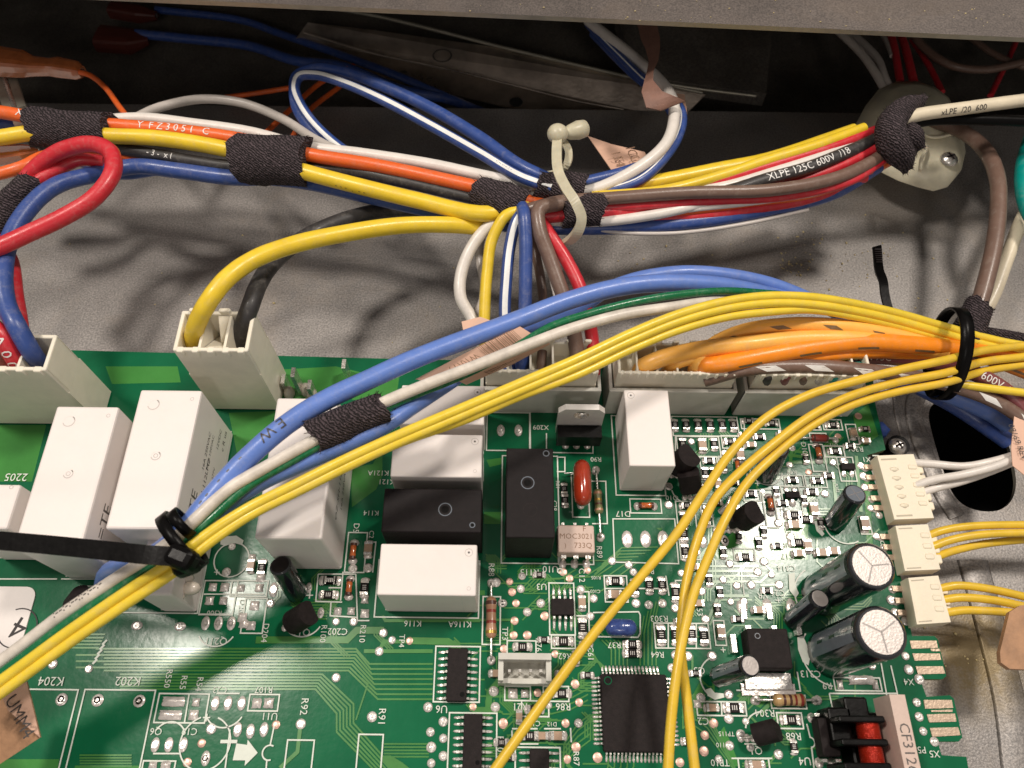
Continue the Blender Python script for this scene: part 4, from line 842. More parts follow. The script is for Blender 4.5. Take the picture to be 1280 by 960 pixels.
# ------------------------------------------------------------------ blade terminals at the top edge
for x, y, hh in ((377, 480, .9), (435, 462, .6), (360, 478, .5), (392, 485, .5)):
    q = P(x, y+8, 0); g = M(); g.box((q.x, q.y, hh/2), (.09, .25, hh), 'tin'); g.build('blade_terminal', board)
g = M()
for (x, y) in ((383, 488), (362, 492), (390, 494)): q = P(x, y, 0); g.ball((q.x, q.y, 0), (.14, .18, .25), 'glue', 10, half=True)
g.build('clear_glue', board)
q = P(224, 750, .0); g = M(); random.seed(2)
for x, y, s in ((228, 722, .2), (216, 733, .16), (238, 735, .18), (206, 740, .14), (222, 745, .13)): q = P(x, y, .9); g.ball((q.x, q.y, .9), (s*1.2, s*.8, s*.7), 'glue', 10)
g.build('clear_glue', board)
# ------------------------------------------------------------------ edge contacts
for quad in (((1137, 801), (1170, 801), (1172, 810), (1139, 811)), ((1140, 817), (1174, 817), (1176, 825), (1143, 826)), ((1144, 833), (1178, 833), (1181, 842), (1147, 843)), ((1154, 875), (1189, 875), (1191, 885), (1156, 886)), ((1163, 888), (1190, 887), (1190, 890), (1164, 890)), ((1158, 893), (1193, 892), (1195, 902), (1161, 903)), ((1162, 910), (1197, 909), (1200, 919), (1165, 921))):
    g = M(); g.prism([XY(x, y) for x, y in quad], .001, .02, 'gold_pad'); g.build('edge_contact', board)
for quad in (((1163, 811), (1174, 811), (1175, 814), (1164, 814)),): g = M(); g.prism([XY(x, y) for x, y in quad], .001, .01, 'gold_pad'); g.build('edge_contact', board)
# ================================================================== HEADERS AND PLUGS
def open_plug(name, label, x0, x1, y0, y1, z0, z1, parts, wall=.09, depth=.9, teeth=0, mt='plastic_beige', group=None, toothw=.5, back=0.0):
    "housing with open chambers on top"
    e = bpy.data.objects.new(name, None); COL.objects.link(e); put(e, ((x0+x1)/2, (y0+y1)/2, z0), None); tag(e, label, 'connector', group)
    g = M(); zm = z1-depth
    g.box(((x0+x1)/2, (y0+y1)/2, (z0+zm)/2), (x1-x0, y1-y0, zm-z0), mt)
    g.rbox(((x0+x1)/2, y0+wall/2, (zm+z1)/2), (x1-x0, wall, depth), mt, 0, .03, 1)
    g.rbox(((x0+x1)/2, y1-wall/2, (zm+z1-back)/2), (x1-x0, wall, depth-back), mt, 0, .03, 1)
    for x in (x0+wall/2, x1-wall/2): g.rbox((x, (y0+y1)/2, (zm+z1)/2), (wall, y1-y0-.02, depth-.005), mt, 0, .03, 1)
    g.build('housing', e)
    for k in range(1, parts):
        g = M(); g.box((x0+(x1-x0)*k/parts, (y0+y1)/2, (zm+z1)/2-.02), (wall*.6, y1-y0-wall*2, depth-.06), mt); g.build('partition', e)
    for k in range(teeth):
        x = x0+(x1-x0)*(k+.5)/teeth; w_ = (x1-x0)/teeth*toothw
        g = M(); g.rbox((x, y0+wall*.35, z1-.09), (w_, wall*1.5, .2), mt, 0, .03, 1); g.build('tooth', e)
    for k in range(teeth//2):
        x = x0+(x1-x0)*(k*2+1.0)/teeth; g = M(); g.rbox((x, y1-wall*.4, z1-.02), ((x1-x0)/teeth*.8, wall*1.1, .24), mt, 0, .03, 1); g.build('tooth', e)
    return e
a = P(215, 438, 2.74); b = P(310, 439, 2.74); c = P(322, 389, 2.74)
PRx0, PRx1, PRy0, PRy1 = a.x, b.x, a.y, c.y
open_plug('plug_connector', 'tall beige plug with yellow and black wires standing on the board edge', a.x, b.x, a.y, c.y, .05, 2.74, 3, .09, 1.0, 5)
# slanted lips inside the middle chambers
pr = scn.objects['plug_connector']
for k in (1, 2):
    x0_ = PRx0+(PRx1-PRx0)*k/3+.04; w3 = (PRx1-PRx0)/3-.08
    if k == 1:
        g = M(); g.add([(x0_, PRy0+.1, 2.62), (x0_+w3, PRy0+.1, 2.62), (x0_+w3, PRy1-.1, 1.9), (x0_, PRy1-.1, 1.9)], [(0, 1, 2, 3)], 'plastic_beige'); g.add([(x0_+w3*.5, PRy1-.1, 2.7), (x0_+w3, PRy1-.1, 2.7), (x0_+w3, PRy0+.1, 1.9), (x0_+w3*.5, PRy0+.1, 1.9)], [(0, 1, 2, 3)], 'plastic_beige'); g.build('locking_tongue', pr)
for k, x_ in ((0, 241), (2, 300)):
    p = P(x_, 434, 1.85); g = M(); g.rbox((p.x, p.y+.05, 1.78), (.26, .3, .1), 'tin', 0, .03, 1); g.build('crimp_contact', pr)
a2 = P(57, 463, 2.62); b2 = P(69, 418, 2.62); PLx1, PLy0, PLy1 = a2.x, a2.y, b2.y
open_plug('plug_connector', 'tall beige plug with red and blue wires at the left edge', a2.x-2.5, a2.x, a2.y, b2.y, .05, 2.62, 4, .09, 1.0, 7)
# three headers in a row and the plugs pushed into them
def head(xa, xb, label_plug, parts, teeth, mt='plastic_beige', ya=.0):
    yb = P(850, 518, 0).y
    g = M(); x0, x1 = xa, xb; h = 1.13
    g.rbox(((x0+x1)/2, yb+.05, h/2), (x1-x0, .1, h), 'plastic_grey', 0, .02, 1)
    g.rbox(((x0+x1)/2, yb+.98, h/2), (x1-x0, .08, h), 'plastic_grey', 0, .02, 1)
    for x in (x0+.04, x1-.04): g.rbox((x, yb+.51, h/2-.002), (.08, 1.0, h), 'plastic_grey', 0, .02, 1)
    g.box(((x0+x1)/2, yb+.5, .1), (x1-x0-.1, .9, .2), 'plastic_grey'); g.build('plug_header', board)
    open_plug('plug_connector', label_plug, x0+.12, x1-.12, yb+.14, yb+.93, .22, 1.72, parts, .07, .55, teeth, mt)
    return yb
hx = [P(600, 490, 1.13).x, P(752, 490, 1.13).x, P(762, 490, 1.13).x, P(923, 490, 1.13).x, P(933, 490, 1.13).x, P(1085, 490, 1.13).x]
hy_ = head(hx[0], hx[1], 'pale plug under the barcode tag taking blue, brown and red wires', 5, 12)
head(hx[2], hx[3]-.01, 'pale plug behind the upright white relay taking amber wires', 6, 14)
head(hx[4]-.02, hx[5], 'pale plug furthest right in the row with brown wires above', 7, 10)

# ------------------------------------------------------------------ side connectors on the right edge
def side_conn(label, quad, h, pinsy, n, slots=0, grp=None):
    h = .42; quad = [(x+(5 if i in (0, 3) else 0), y) for i, (x, y) in enumerate(quad)]; pinsy = [(x-3, y) for x, y in pinsy]
    "housing lying on the board edge; quad = top face corners in the photograph, far left first, clockwise"
    q = [P(x, y, h) for x, y in quad]; e = bpy.data.objects.new('wire_connector', None); COL.objects.link(e); cc = sum(q, Vector())/4; put(e, (cc.x, cc.y, .05), None); tag(e, label, 'connector')
    g = M(); pol = [(p.x, p.y) for p in q]; ins = [((p.x-cc.x)*.985+cc.x, (p.y-cc.y)*.985+cc.y) for p in q]
    g.prism(pol, .06, h-.05, 'plastic_ivory')
    vs = [(x, y, h-.05) for x, y in pol]+[(x, y, h) for x, y in ins]; g.add(vs, [(0, 1, 5, 4), (1, 2, 6, 5), (2, 3, 7, 6), (3, 0, 4, 7), (4, 5, 6, 7)], 'plastic_ivory'); g.build('housing', e)
    mp = plane_map(q[0], q[1], q[3])
    for v in (.06, .93):
        g = M(); s = [mp(.08, v), mp(.5, v), mp(.5, v+.025), mp(.08, v+.025)]; g.add([p+Vector((0, 0, .003)) for p in s], [(0, 1, 2, 3)], 'plastic_inner'); g.build('slot', e)
    for k in range(n):
        v = .16+.7*(k+.5)/n
        if slots:
            p = mp(.36, v); g = M(); g.ball((p.x, p.y, h-.005), (.11, .05, .02), 'plastic_ivory', 10, half=True); g.ring((p.x, p.y, 0), .055, .02, 'plastic_inner', 180, 360, z=h+.004); g.build('dimple', e)
        p = mp(.93, v); g = M(); g.rbox((p.x+.10, p.y, h*.45), (.26, abs(q[0].y-q[3].y)/n*.62, h*.72), 'plastic_ivory', 0, .03, 1); g.build('wire_port', e)
        p = mp(1.0, v); g = M(); g.rbox((p.x-.12, p.y+.02, h*.9), (.2, abs(q[0].y-q[3].y)/n*.4, h*.3), 'plastic_ivory', 0, .03, 1); g.build('latch', e)
    for (x, y) in pinsy:
        p = P(x, y, .06); g = M(); g.box((p.x, p.y, .05), (.24, .11, .08), 'gold_pad'); g.ball((p.x-.08, p.y, 0), (.09, .09, .05), 'solder', 8, half=True); g.build('pin', e)
    return mp
side_conn('ivory connector with three white wires, topmost on the right board edge', [(1091, 569), (1142, 567), (1168, 648), (1113, 650)], .55, [(1090, 584), (1092, 597), (1095, 609), (1098, 623), (1102, 635)], 5, 1)
side_conn('ivory connector with yellow wires, middle of three on the right board edge', [(1114, 657), (1160, 655), (1176, 712), (1126, 714)], .55, [(1110, 671), (1114, 684), (1117, 697)], 3)
side_conn('ivory connector with yellow wires, lowest of three on the right board edge', [(1130, 722), (1173, 719), (1189, 778), (1141, 781)], .55, [(1125, 736), (1129, 751), (1132, 766)], 3)

# ================================================================== WIRES
def wire(label, mt, r, pts, stripe=None, text=None, group=None, dashes=None, k=8, n=12, name='wire', cat='wire'):
    q = spline([P(*p) for p in pts], k); g = M(); g.tube(q, r, mt, n, wob=.008); o = g.build(name, None, label, cat, group)
    up = Vector((0, -.45, .9)).normalized()
    seg = [0]
    for i in range(1, len(q)): seg.append(seg[-1]+(q[i]-q[i-1]).length)
    def where(s):
        s = max(0, min(s, seg[-1]-1e-4)); i = 0
        while i < len(seg)-2 and seg[i+1] < s: i += 1
        f = (s-seg[i])/max(1e-6, seg[i+1]-seg[i]); p = q[i].lerp(q[i+1], f)
        t0 = (q[min(i+1, len(q)-1)]-q[max(i-1, 0)]).normalized(); t1 = (q[min(i+2, len(q)-1)]-q[i]).normalized(); t = t0.lerp(t1, f).normalized()
        u = (up-t*up.dot(t)).normalized(); return p, t, u, t.cross(u)
    def surf(s, lat, lift=1.012):
        p, t, u, v = where(s); a = lat/r; return p+(u*math.cos(a)+v*math.sin(a))*r*lift
    if stripe:
        ang, wd, m_ = stripe; g = M(); N_ = len(q); vs = []; c = 4
        for i in range(N_):
            for j in range(c+1): vs.append(surf(seg[i], r*(ang+(j/c-.5)*wd)))
        g.add(vs, [(i*(c+1)+j, (i+1)*(c+1)+j, (i+1)*(c+1)+j+1, i*(c+1)+j+1) for i in range(N_-1) for j in range(c)], m_, True); g.build('stripe', o)
    if text:
        for (st, px, py, z, size, ang, m_, flip) in text:
            g = M()
            c = P(px, py, z); s0 = min(range(len(q)), key=lambda i: (q[i]-c).length); s0 = seg[s0]; fl = -1 if flip else 1
            g.text(st, lambda x, y: surf(s0+fl*x*size, r*ang-fl*y*size, 1.035), m_)
            g.build('printed_text', o)
    if dashes:
        s0, step, ln, ang, wd, m_, skew = dashes; s = s0
        while s < seg[-1]-ln:
            vs = []; g = M()
            for i in range(4):
                for j in range(3): w_ = (j/2-.5)*wd; vs.append(surf(s+ln*i/3+skew*w_, r*(ang+w_), 1.02))
            g.add(vs, [(i*3+j, (i+1)*3+j, (i+1)*3+j+1, i*3+j+1) for i in range(3) for j in range(2)], m_, True); s += step; g.build('printed_mark', o)
    return o
# ---- bundle along the back, left part
wire('orange wire with white lettering on top of the upper left bundle', 'w_orange', .165, [(-40, 136, 2.75), (0, 140, 2.75), (60, 150, 2.75), (150, 157, 2.7), (230, 164, 2.7), (300, 174, 2.7), (385, 193, 2.7), (470, 207, 2.6), (560, 226, 2.6), (612, 238, 2.6), (660, 252, 2.5), (720, 262, 2.4), (790, 258, 2.3), (870, 256, 2.2), (980, 245, 2.2), (1060, 226, 2.2), (1110, 200, 2.2)],
     text=[('X L P E', 45, 141, 2.75, .26, -.2, 'print_white', False), ('Y  F Z 3 0 5 1   C', 222, 163, 2.7, .25, -.1, 'print_white', False)])
wire('thick yellow wire along the upper left bundle ending at the middle wrap', 'w_yellow', .19, [(-40, 176, 2.75), (0, 172, 2.75), (45, 166, 2.75), (140, 170, 2.75), (200, 173, 2.75), (290, 188, 2.75), (385, 216, 2.7), (450, 233, 2.7), (520, 250, 2.65), (600, 267, 2.6), (640, 262, 2.5), (700, 250, 2.3), (760, 238, 2.3), (830, 226, 2.2), (900, 212, 2.2), (960, 200, 2.2), (1068, 164, 2.3)],
     text=[('- - -  .  - -', 440, 231, 2.7, .2, .8, 'print_brown', False)])
wire('dusty black wire under the yellow one in the upper left bundle', 'w_black', .15, [(40, 178, 2.4), (150, 186, 2.4), (220, 198, 2.4), (290, 208, 2.4), (385, 210, 2.4), (440, 214, 2.4), (500, 226, 2.4), (560, 240, 2.4), (620, 254, 2.4)], text=[('- 3 -  x l', 200, 195, 2.4, .2, 0, 'print_white', False)])
wire('off white wire along the top of the upper left bundle', 'w_white', .145, [(20, 152, 2.45), (130, 150, 2.45), (180, 148, 2.5), (240, 155, 2.5), (310, 165, 2.5), (385, 184, 2.5), (450, 192, 2.5), (540, 206, 2.5), (600, 219, 2.5), (665, 232, 2.5), (700, 236, 2.5), (730, 240, 2.5), (790, 215, 2.6), (832, 180, 2.7), (843, 140, 2.6), (834, 112, 2.3), (800, 78, 1.8), (735, 26, 1.2)])
wire('blue wire along the underside of the upper bundle', 'w_blue', .165, [(-30, 156, 2.3), (20, 158, 2.3), (90, 195, 2.2), (150, 216, 2.2), (200, 211, 2.2), (260, 214, 2.2), (295, 219, 2.2), (385, 229, 2.2), (460, 246, 2.2), (560, 268, 2.2), (640, 282, 2.1), (720, 285, 2.1), (800, 283, 2.1), (880, 276, 2.1), (960, 262, 2.1), (1040, 242, 2.1), (1098, 208, 2.2)])
wire('thick blue wire curving down to the plug at the left edge', 'w_blue', .19, [(330, 222, 2.3), (290, 222, 2.35), (220, 213, 2.4), (170, 208, 2.5), (118, 218, 2.8), (70, 232, 3.1), (38, 258, 3.2), (12, 300, 3.2), (4, 345, 3.2), (8, 380, 3.1), (22, 410, 3.0), (38, 438, 2.6), (47, 452, 2.1), (50, 460, 1.7)])
wire('thick red wire making a loop in front of the upper left bundle', 'w_red', .185, [(-40, 322, 3.5), (0, 308, 3.5), (40, 290, 3.5), (80, 271, 3.5), (118, 247, 3.55), (141, 215, 3.6), (138, 190, 3.6), (115, 180, 3.55), (80, 187, 3.4), (52, 204, 3.2), (32, 225, 3.0), (15, 250, 2.9)])
wire('darker red wire seen inside the red loop', 'w_red', .15, [(130, 202, 2.9), (100, 200, 3.0), (75, 210, 3.0), (48, 226, 3.0), (20, 250, 2.9), (5, 300, 2.8), (15, 330, 2.8), (20, 370, 2.8), (25, 400, 2.7), (30, 440, 2.4)])
wire('red wire with white lettering entering the left plug', 'w_red', .2, [(-30, 395, 3.0), (0, 418, 2.9), (18, 445, 2.5), (28, 462, 2.1), (29, 468, 1.7)], text=[('A 0 0 6', 14, 440, 2.55, .3, .1, 'print_white', False)])
wire('orange wire coming out of the amber sleeve at the left edge', 'w_orange', .15, [(-30, 222, 2.5), (0, 217, 2.5), (30, 208, 2.5), (55, 196, 2.4), (110, 190, 2.3), (160, 196, 2.2), (230, 205, 2.1), (320, 215, 2.1)])
wire('thin orange wire dropping from the amber terminal sleeve', 'w_orange', .075, [(90, 88, 1.2), (112, 94, 1.3), (132, 110, 1.5), (148, 132, 1.9), (162, 150, 2.3)])
wire('white wire arching behind the upper left bundle', 'w_grey', .12, [(165, 150, 2.2), (200, 134, 1.8), (250, 124, 1.5), (300, 128, 1.4), (350, 147, 1.4), (395, 175, 1.8), (430, 192, 2.2)])
wire('blue wire with white stripe looping up behind the bundle', 'w_blue', .13, [(690, 235, 2.8), (650, 221, 2.8), (600, 192, 2.6), (540, 158, 2.4), (480, 126, 2.3), (430, 104, 2.2), (395, 94, 2.1), (374, 96, 2.0), (369, 110, 1.9), (378, 134, 1.8), (396, 158, 1.7), (428, 186, 1.6), (470, 210, 1.6)], stripe=(.15, .85, 'w_stripe'), text=[('- :: -- -:- -- ::-', 635, 212, 2.75, .1, .1, 'print_black', False)])
wire('plain blue wire of the loop lying above the striped one', 'w_blue', .155, [(695, 228, 2.7), (650, 207, 2.7), (600, 172, 2.5), (540, 136, 2.3), (480, 108, 2.2), (430, 90, 2.1), (392, 86, 2.0), (371, 96, 1.8), (368, 112, 1.7), (372, 136, 1.6), (390, 162, 1.5), (420, 186, 1.4)])
for lb, pts in (('dim orange wire crossing behind the blue loop, upper', [(330, 168, .6), (365, 135, .3), (400, 104, 0), (442, 82, -.4)]), ('dim orange wire crossing behind the blue loop, lower', [(362, 178, .3), (385, 140, 0), (425, 108, -.4)]), ('dim orange wire running left behind the blue loop', [(374, 108, -.5), (330, 115, -.6), (280, 122, -.7)])):
    wire(lb, 'w_orange', .075, pts)
wire('dim blue wire deep in the recess, upper of two', 'w_blue', .13, [(195, 12, -2.4), (300, 25, -2.3), (350, 42, -2.1), (430, 70, -1.4), (500, 96, -1.0), (555, 120, -1.1), (620, 146, -2.6)])
wire('dim blue wire deep in the recess, lower of two', 'w_blue', .16, [(170, 42, -1.8), (240, 49, -1.8), (310, 57, -1.5), (370, 76, -.9), (430, 84, -.4), (500, 112, -.7), (560, 124, -1.2), (610, 146, -2.6)])
# ---- bundle along the back, right part
wire('yellow wire uppermost of the right hand bundle', 'w_yellow', .13, [(740, 246, 2.5), (830, 238, 2.6), (900, 220, 2.6), (960, 200, 2.6), (1020, 182, 2.6), (1080, 160, 2.5)])
wire('red wire just under the yellow ones in the right hand bundle', 'w_red', .13, [(740, 252, 2.3), (820, 240, 2.4), (880, 231, 2.5), (960, 208, 2.5), (1040, 184, 2.5), (1096, 163, 2.4)])
wire('white wire in the right hand bundle beside the lettered black one', 'w_white', .12, [(800, 246, 2.4), (900, 234, 2.5), (970, 214, 2.5), (1030, 195, 2.5), (1095, 172, 2.3)])
wire('black wire with white lettering in the right hand bundle', 'w_black', .16, [(820, 252, 2.5), (900, 242, 2.55), (960, 224, 2.6), (1010, 210, 2.6), (1060, 190, 2.55), (1104, 170, 2.4)], text=[('XLPE 125C 600V  /18', 1010, 209, 2.6, .26, -.1, 'print_white', False)])
wire('red wire below the lettered black wire', 'w_red', .13, [(900, 248, 2.3), (980, 232, 2.35), (1050, 208, 2.4), (1108, 178, 2.4)])
wire('brown wire curving along the top of the right hand bundle', 'w_brown', .15, [(660, 262, 2.6), (700, 252, 2.8), (760, 248, 2.8), (860, 241, 2.8), (960, 238, 2.75), (1040, 224, 2.65), (1090, 202, 2.5), (1112, 186, 2.4)])
wire('bright red wire leaving the middle wrap to the right', 'w_red', .17, [(660, 272, 2.5), (710, 268, 2.5), (760, 266, 2.45), (840, 259, 2.35), (920, 252, 2.3), (1000, 244, 2.2), (1080, 220, 2.2)])
wire('white wire below the bright red one right of the middle wrap', 'w_white', .12, [(680, 276, 2.3), (750, 277, 2.4), (820, 268, 2.45), (880, 255, 2.45), (950, 244, 2.4)])
wire('orange wire in the right hand bundle under the brown curve', 'w_orange', .12, [(712, 268, 2.3), (770, 268, 2.3), (860, 263, 2.35), (940, 252, 2.38), (1010, 243, 2.35), (1070, 222, 2.3), (1108, 196, 2.3)])
wire('slim red wire tucked under the brown curve of the right hand bundle', 'w_red', .10, [(712, 262, 2.5), (780, 258, 2.6), (880, 252, 2.55), (980, 246, 2.5), (1060, 228, 2.45), (1108, 198, 2.4)])
wire('slim white wire between red ones in the right hand bundle', 'w_white', .08, [(860, 262, 2.42), (960, 250, 2.44), (1030, 238, 2.4), (1096, 206, 2.35)])
wire('dark red wire low in the right hand bundle', 'w_red', .13, [(780, 276, 2.15), (860, 271, 2.2), (940, 262, 2.2), (1020, 246, 2.2), (1090, 214, 2.2)])
wire('thin pale wire along the lowest edge of the right hand bundle', 'w_grey', .05, [(715, 282, 2.2), (780, 291, 2.1), (850, 291, 2.0), (930, 280, 2.0), (1010, 262, 2.0)])
wire('blue wire with white stripe curling down beside the paper strip', 'w_blue', .12, [(735, 30, 1.0), (775, 70, 1.5), (806, 100, 1.9), (845, 128, 2.2), (853, 150, 2.4), (840, 185, 2.5), (800, 225, 2.5), (740, 245, 2.4)], stripe=(.5, .3, 'w_stripe'))
wire('plain blue wire bent round behind the paper tag', 'w_blue', .14, [(742, 42, .8), (790, 90, 1.4), (830, 125, 1.8), (848, 160, 2.0), (828, 195, 2.2), (780, 215, 2.3), (730, 228, 2.4)])
# ---- right side and recess
wire('cream wire with dark lettering running off the right edge', 'w_cream', .16, [(1125, 150, 3.0), (1150, 143, 3.0), (1200, 136, 3.0), (1290, 124, 3.0), (1340, 118, 3.0)], text=[('xLPE  /20  600', 1200, 136, 3.0, .2, .55, 'print_black', False)])
wire('glossy black wire just below the cream one on the right', 'plastic_black', .13, [(1120, 160, 2.7), (1160, 151, 2.7), (1220, 150, 2.7), (1340, 154, 2.7)])
wire('off white wire going up from the nylon clamp, left', 'w_grey', .12, [(1122, 140, .1), (1106, 112, .3), (1092, 88, .3), (1076, 66, .2), (1045, 36, 0)]); wire('off white wire going up from the nylon clamp, right', 'w_grey', .12, [(1126, 130, .1), (1108, 102, .3), (1098, 76, .2), (1080, 56, 0), (1058, 36, -.3)])
wire('red wire rising behind the nylon clamp, brighter', 'w_red', .11, [(1132, 135, .1), (1124, 95, .1), (1118, 60, 0), (1110, 30, -.3)]); wire('red wire rising behind the nylon clamp, right neighbour', 'w_red', .12, [(1150, 135, .1), (1138, 85, .1), (1130, 55, -.1), (1120, 30, -.4)])
wire('dim red wire slanting down behind the nylon clamp', 'w_red', .09, [(1140, 50, -.8), (1160, 80, -.6), (1178, 115, -.5)]); wire('dim red wire at the top right corner', 'w_red', .09, [(1238, 120, -.9), (1262, 70, -.9), (1275, 40, -1)])
wire('cream wire sliver left of the red ones in the recess', 'w_grey', .07, [(1115, 70, 0), (1107, 50, -.2), (1098, 36, -.4)])
wire('brown wire sagging across the top right corner', 'w_brown', .12, [(1135, 36, -.2), (1158, 62, -.2), (1190, 82, -.1), (1230, 87, -.1), (1265, 81, -.1), (1300, 72, -.1)]); wire('brown wire crossing the other at the top right', 'w_brown', .1, [(1208, 42, -.4), (1240, 66, -.3), (1275, 82, -.2), (1310, 90, -.2)])
wire('thick brown wire bending down from the nylon clamp', 'w_brown', .19, [(1165, 150, 1.0), (1200, 163, 1.2), (1230, 186, 1.5), (1246, 220, 1.7), (1248, 260, 1.7), (1242, 310, 1.6), (1230, 360, 1.4), (1218, 400, 1.2)])
wire('cream wire slanting up at the right edge', 'w_cream', .17, [(1205, 430, .1), (1240, 372, .5), (1256, 330, .7), (1275, 280, .9), (1310, 210, 1.0)]); wire('teal wire at the right edge', 'w_teal', .2, [(1300, 150, 1.6), (1284, 190, 1.6), (1279, 225, 1.6), (1286, 262, 1.5), (1310, 300, 1.4)])
# ---- wires dropping from the middle wrap to the plugs
wire('white wire looping down left of the middle wrap', 'w_white', .14, [(652, 266, 2.4), (620, 276, 2.4), (594, 302, 2.2), (577, 340, 1.9), (576, 372, 1.7), (590, 398, 1.5), (600, 425, 1.4), (618, 450, 1.3)]); wire('grey white wire behind the loop', 'w_grey', .11, [(605, 285, 1.7), (599, 312, 1.5), (604, 350, 1.3), (603, 378, 1.2), (590, 398, 1.2)])
wire('yellow wire curving down from the middle wrap', 'w_yellow', .13, [(650, 262, 2.7), (632, 270, 2.7), (615, 300, 2.4), (609, 340, 2.1), (606, 385, 1.8), (606, 430, 1.5), (612, 462, 1.3)])
wire('blue wire with broad white stripe dropping from the middle wrap', 'w_blue', .14, [(656, 262, 2.8), (645, 278, 2.7), (637, 310, 2.4), (633, 350, 2.1), (631, 390, 1.8), (634, 440, 1.4), (638, 470, 1.2)], stripe=(.0, .9, 'w_stripe'))
wire('plain blue wire dropping straight down from the middle wrap', 'w_blue', .15, [(652, 258, 2.7), (655, 268, 2.9), (657, 300, 2.7), (657, 350, 2.3), (656, 400, 1.9), (654, 440, 1.6), (651, 468, 1.2)])
wire('dark brown wire behind the blue one', 'w_brown', .11, [(660, 270, 2.2), (668, 310, 1.9), (676, 350, 1.7), (680, 400, 1.5), (677, 450, 1.3), (676, 470, 1.1)])
wire('thick brown wire slanting down to the right', 'w_brown', .17, [(700, 254, 2.8), (674, 262, 2.9), (674, 285, 2.8), (688, 325, 2.5), (704, 370, 2.2), (716, 410, 1.9), (722, 450, 1.5), (722, 470, 1.2)])
wire('red wire slanting down beside the thick brown one', 'w_red', .15, [(672, 270, 2.5), (685, 290, 2.6), (708, 325, 2.4), (727, 365, 2.2), (737, 405, 1.9), (742, 440, 1.5), (742, 468, 1.2)])
wire('pale thin wire between the brown ones', 'w_grey', .04, [(672, 290, 2.2), (684, 330, 2.0), (694, 372, 1.8)])
# ---- curved wires of the tall plug
wire('thick yellow wire arching into the tall plug', 'w_yellow', .19, [(600, 284, 2.2), (560, 281, 2.5), (500, 282, 2.8), (430, 292, 3.1), (370, 305, 3.3), (320, 323, 3.4), (285, 347, 3.5), (262, 375, 3.4), (247, 402, 3.0), (241, 424, 2.4), (241, 436, 2.0)])
wire('dusty black wire arching into the tall plug', 'w_black', .19, [(560, 262, 1.6), (490, 262, 1.7), (440, 272, 1.9), (390, 292, 2.0), (350, 320, 2.3), (325, 352, 2.7), (312, 385, 2.8), (303, 412, 2.4), (300, 436, 1.9)])
# ---- bundle crossing in front
wire('light blue wire arching over the front bundle to the right', 'w_blue_light', .165, [(1075, 405, 1.2), (1020, 378, 1.5), (965, 356, 1.8), (900, 343, 2.1), (850, 341, 2.2), (800, 348, 2.2), (760, 362, 2.2), (720, 388, 2.1), (670, 408, 2.2), (620, 434, 2.4), (570, 472, 2.45), (520, 505, 2.9), (480, 532, 3.1), (440, 552, 3.1), (380, 578, 3.1), (320, 606, 3.1), (270, 640, 3.0), (228, 684, 2.9)])
wire('thick light blue wire uppermost in the front bundle', 'w_blue_light', .195, [(990, 376, 1.6), (930, 362, 2.2), (880, 355, 2.5), (820, 354, 2.7), (770, 360, 2.8), (710, 376, 2.9), (650, 399, 3.0), (580, 425, 3.1), (520, 448, 3.2), (460, 475, 3.3), (400, 504, 3.4), (350, 537, 3.4), (300, 582, 3.35), (262, 625, 3.3), (232, 662, 3.2), (200, 690, 3.0), (172, 702, 2.7), (148, 710, 2.1), (135, 718, 1.3), (130, 730, .3)],
     text=[('E W', 345, 541, 3.4, .3, .4, 'print_black', False), ('-   -  -   - -', 280, 602, 3.33, .26, .2, 'print_black', False)])
wire('green wire running through the front bundle', 'w_green', .085, [(1010, 372, 1.9), (960, 367, 2.3), (910, 364, 2.75), (860, 367, 2.95), (800, 376, 3.1), (740, 391, 3.15), (687, 409, 3.12), (645, 434, 3.03), (600, 459, 3.02), (560, 477, 3.05), (520, 493, 3.15), (480, 511, 3.25), (430, 540, 3.3), (370, 573, 3.3), (310, 608, 3.3), (262, 650, 3.3), (230, 678, 3.2), (190, 706, 3.1), (140, 741, 2.95), (80, 782, 2.8), (20, 828, 2.65), (-40, 872, 2.5)])
wire('long grey white wire beside the green one in the front bundle', 'w_dirty', .115, [(1000, 376, 1.8), (940, 374, 2.3), (890, 377, 2.7), (840, 384, 2.95), (780, 393, 3.1), (720, 409, 3.2), (660, 431, 3.25), (600, 455, 3.27), (540, 478, 3.3), (480, 503, 3.35), (430, 530, 3.4), (380, 557, 3.4), (330, 585, 3.4), (285, 612, 3.4), (250, 644, 3.4), (225, 668, 3.3), (190, 694, 3.2), (140, 727, 3.0), (80, 767, 2.8), (20, 813, 2.6), (-40, 857, 2.5)],
     text=[('-:--:-::--:-:--:', 100, 755, 2.85, .22, .5, 'print_black', False)])
ys = [(1400, 452), (1280, 437), (1235, 428), (1180, 413), (1120, 396), (1060, 383), (1010, 376), (960, 375), (910, 381), (850, 397), (790, 421), (720, 454), (650, 484), (580, 514), (500, 548), (430, 580), (370, 610), (310, 640), (260, 672), (215, 707), (160, 743), (90, 791), (20, 842), (-40, 886)]
zs = [1.0, 1.1, 1.2, 1.5, 1.9, 2.3, 2.6, 2.8, 2.95, 3.1, 3.2, 3.3, 3.35, 3.4, 3.5, 3.45, 3.4, 3.4, 3.3, 3.2, 3.0, 2.8, 2.6, 2.5]
wire('thin yellow wire uppermost of three in the front bundle', 'w_yellow_thin', .095, [(x, y-5, z+.08) for (x, y), z in zip(ys, zs)])
wire('thin yellow wire middle of three in the front bundle', 'w_yellow_thin', .095, [(x+(2 if x < 500 else 0), y+(4 if x > 300 else 4+(300-max(x, 200))*.05), z) for (x, y), z in zip(ys, zs)])
